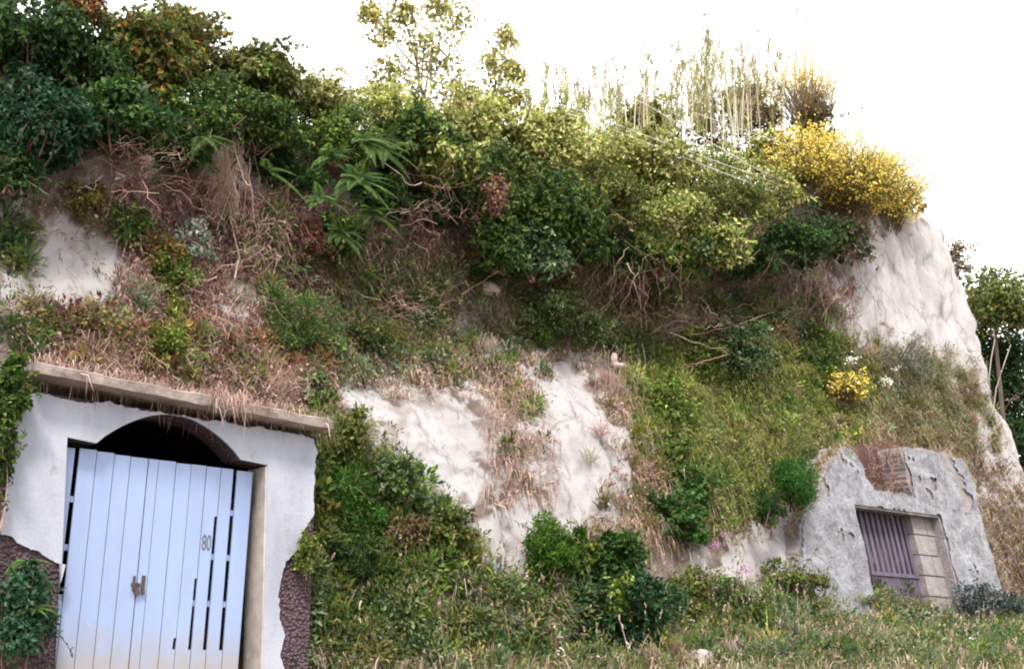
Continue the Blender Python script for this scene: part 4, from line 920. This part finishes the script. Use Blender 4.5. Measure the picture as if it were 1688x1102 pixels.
for poly, cnt, pal in WEED:
    P, Q = scatter(poly, int(cnt * 1.8)); keep = rng.random(len(P)) > tuffness(P) * .9
    for p, q in zip(P[keep], Q[keep]):
        k = int(rng.uniform(14, 60)); r_ = rng.uniform(.10, .30); cc = pick(pal, 1, .15)[0]
        d = rdir(k); e = p + q * r_ * .6 + d * r_ * rng.random((k, 1)) ** .5; L_ = rng.uniform(.05, .12)
        leaves(mc, e, d + ZZ * .3, unit(d + nn * .6 + ZZ * .8), L_ * rng.uniform(.7, 1.3, k), L_ * rng.uniform(.3, .65), np.clip(cc * rng.uniform(.7, 1.3, (k, 1)), 0, .9), .15)
P, Q = scatter([(480, 940), (800, 960), (1050, 1010), (1350, 980), (1688, 1020), (1688, 1100), (470, 1100)], 900)      # tall ragged weeds
n = len(P); l = rng.uniform(.35, .95, n) * np.where(pix(P)[0] > 1350, .55, 1); d = unit(ZZ + rng.normal(size=(n, 3)) * .22); c = pick(DRY + GB + OL + YG, n)
blades(mg, P, d, l, .012, c, .12)
for u_ in (.35, .5, .65, .8): blades(mg, P + d * l[:, None] * u_, d * .5 + rdir(n), rng.uniform(.05, .16, n), .028, c * .95, .4)
sel = rng.random(n) < .45; m_ = int(sel.sum())
for _ in range(7): leaves(md, P[sel] + (d * l[:, None])[sel] * rng.uniform(.82, 1.02, (m_, 1)), d[sel] + rdir(m_) * .6, rdir(m_), .05, .022, pick(DRY, m_), .1)
TUFT = [([(1010, 560), (1420, 560), (1440, 700), (1300, 830), (1180, 880), (1060, 740)], 200, YG + [(.3, .3, .1), (.36, .32, .14)]), ([(1390, 570), (1610, 600), (1650, 740), (1430, 740)], 90, OL + DRY),
 ([(540, 450), (860, 440), (1000, 560), (860, 640), (560, 620)], 130, MD + GB + DRY + OL), ([(480, 930), (800, 960), (1050, 1010), (1350, 970), (1688, 1020), (1688, 1100), (470, 1100)], 260, GB + MD + DRY + YG),
 ([(20, 500), (330, 540), (560, 600), (560, 680), (40, 600)], 70, PINK + DRY + OL), ([(980, 620), (1120, 760), (1150, 900), (970, 900)], 70, DRY + PINK + OL), ([(500, 720), (600, 700), (780, 900), (760, 960), (490, 960)], 70, MD + YG)]
for poly, cnt, pal in TUFT:                    # tussocks of longer grass
    P, Q = scatter(poly, cnt); keep = rng.random(len(P)) > tuffness(P) * .9
    for p, q in zip(P[keep], Q[keep]):
        k = int(rng.uniform(25, 80)); cc = pick(pal, 1, .12)[0]; l = rng.uniform(.22, .62)
        blades(mg, p + rng.normal(size=(k, 3)) * .035, q * .55 + ZZ * .75 + rng.normal(size=(k, 3)) * .42, l * rng.uniform(.5, 1.1, k), .011, np.clip(cc * rng.uniform(.65, 1.35, (k, 1)), 0, .9), rng.uniform(.25, .7))
def fringe(m_, pts, cnt, pal, l0, l1, up=(-.3, .9), dr=.7):          # dry growth spilling over an edge
    pts = np.array(pts); t0 = np.linspace(0, 1, len(pts)); tt = rng.random(cnt); e = np.stack([np.interp(tt, t0, pts[:, a]) for a in range(3)], 1) + rng.normal(size=(cnt, 3)) * .04
    blades(m_, e - nn * .05, nn * .6 + ZZ * rng.uniform(*up, (cnt, 1)) + rng.normal(size=(cnt, 3)) * .4, rng.uniform(l0, l1, cnt), rng.uniform(.006, .015, (cnt, 1)), pick(pal, cnt), dr)
fringe(md, [fr(s_, -.2, 3.38 - .05 * (s_ + 1.9)) for s_ in (-1.7, 1.9)], 420, PINK + DRY, .08, .24, (.5, 1.3), .15)
fringe(md, [fr(s_, -.37, 3.39 - .05 * (s_ + 1.9)) for s_ in (-1.7, 1.9)], 26, PINK + DRY, .12, .3, (-.2, .5))
fringe(md, [fr(s_, -.33, 3.36 - .05 * (s_ + 1.9)) for s_ in (.3, .8)], 130, PINK + DRY, .2, .42)
fringe(md, [fr(s_, .1, 3.42 - .05 * (s_ + 1.9)) for s_ in (-1.8, 2.1)], 900, PINK + DRY, .15, .4)
fringe(mg, [fr(s_, -.1, 3.40 - .05 * (s_ + 1.9)) for s_ in (1.3, 2.15)], 200, GB + MD, .1, .3)
for ed_, k_ in (([(1315, 880), (1338, 815), (1362, 768), (1390, 735), (1410, 742)], 1300), ([(1502, 745), (1560, 748), (1590, 757), (1605, 800), (1622, 870), (1635, 930)], 900), ([(1437, 806), (1502, 816)], 60)):
    fringe(md, [fb(szb(*p)[0], .15, szb(*p)[1]) for p in ed_], k_, DRY + PINK + OL + YG, .12, .42)
tag(mg.build('grass', MAT['leaf']), 'green grass growing on the slope and along the cliff foot', 'grass', kind='stuff')
tag(md.build('dry_grass', MAT['dry']), 'dry pinkish grass and thin dead stalks over the slope', 'dry grass', kind='stuff')
tag(mc.build('ground_cover', MAT['leaf']), 'small weeds and fallen leaves covering the slope', 'ground cover', kind='stuff')
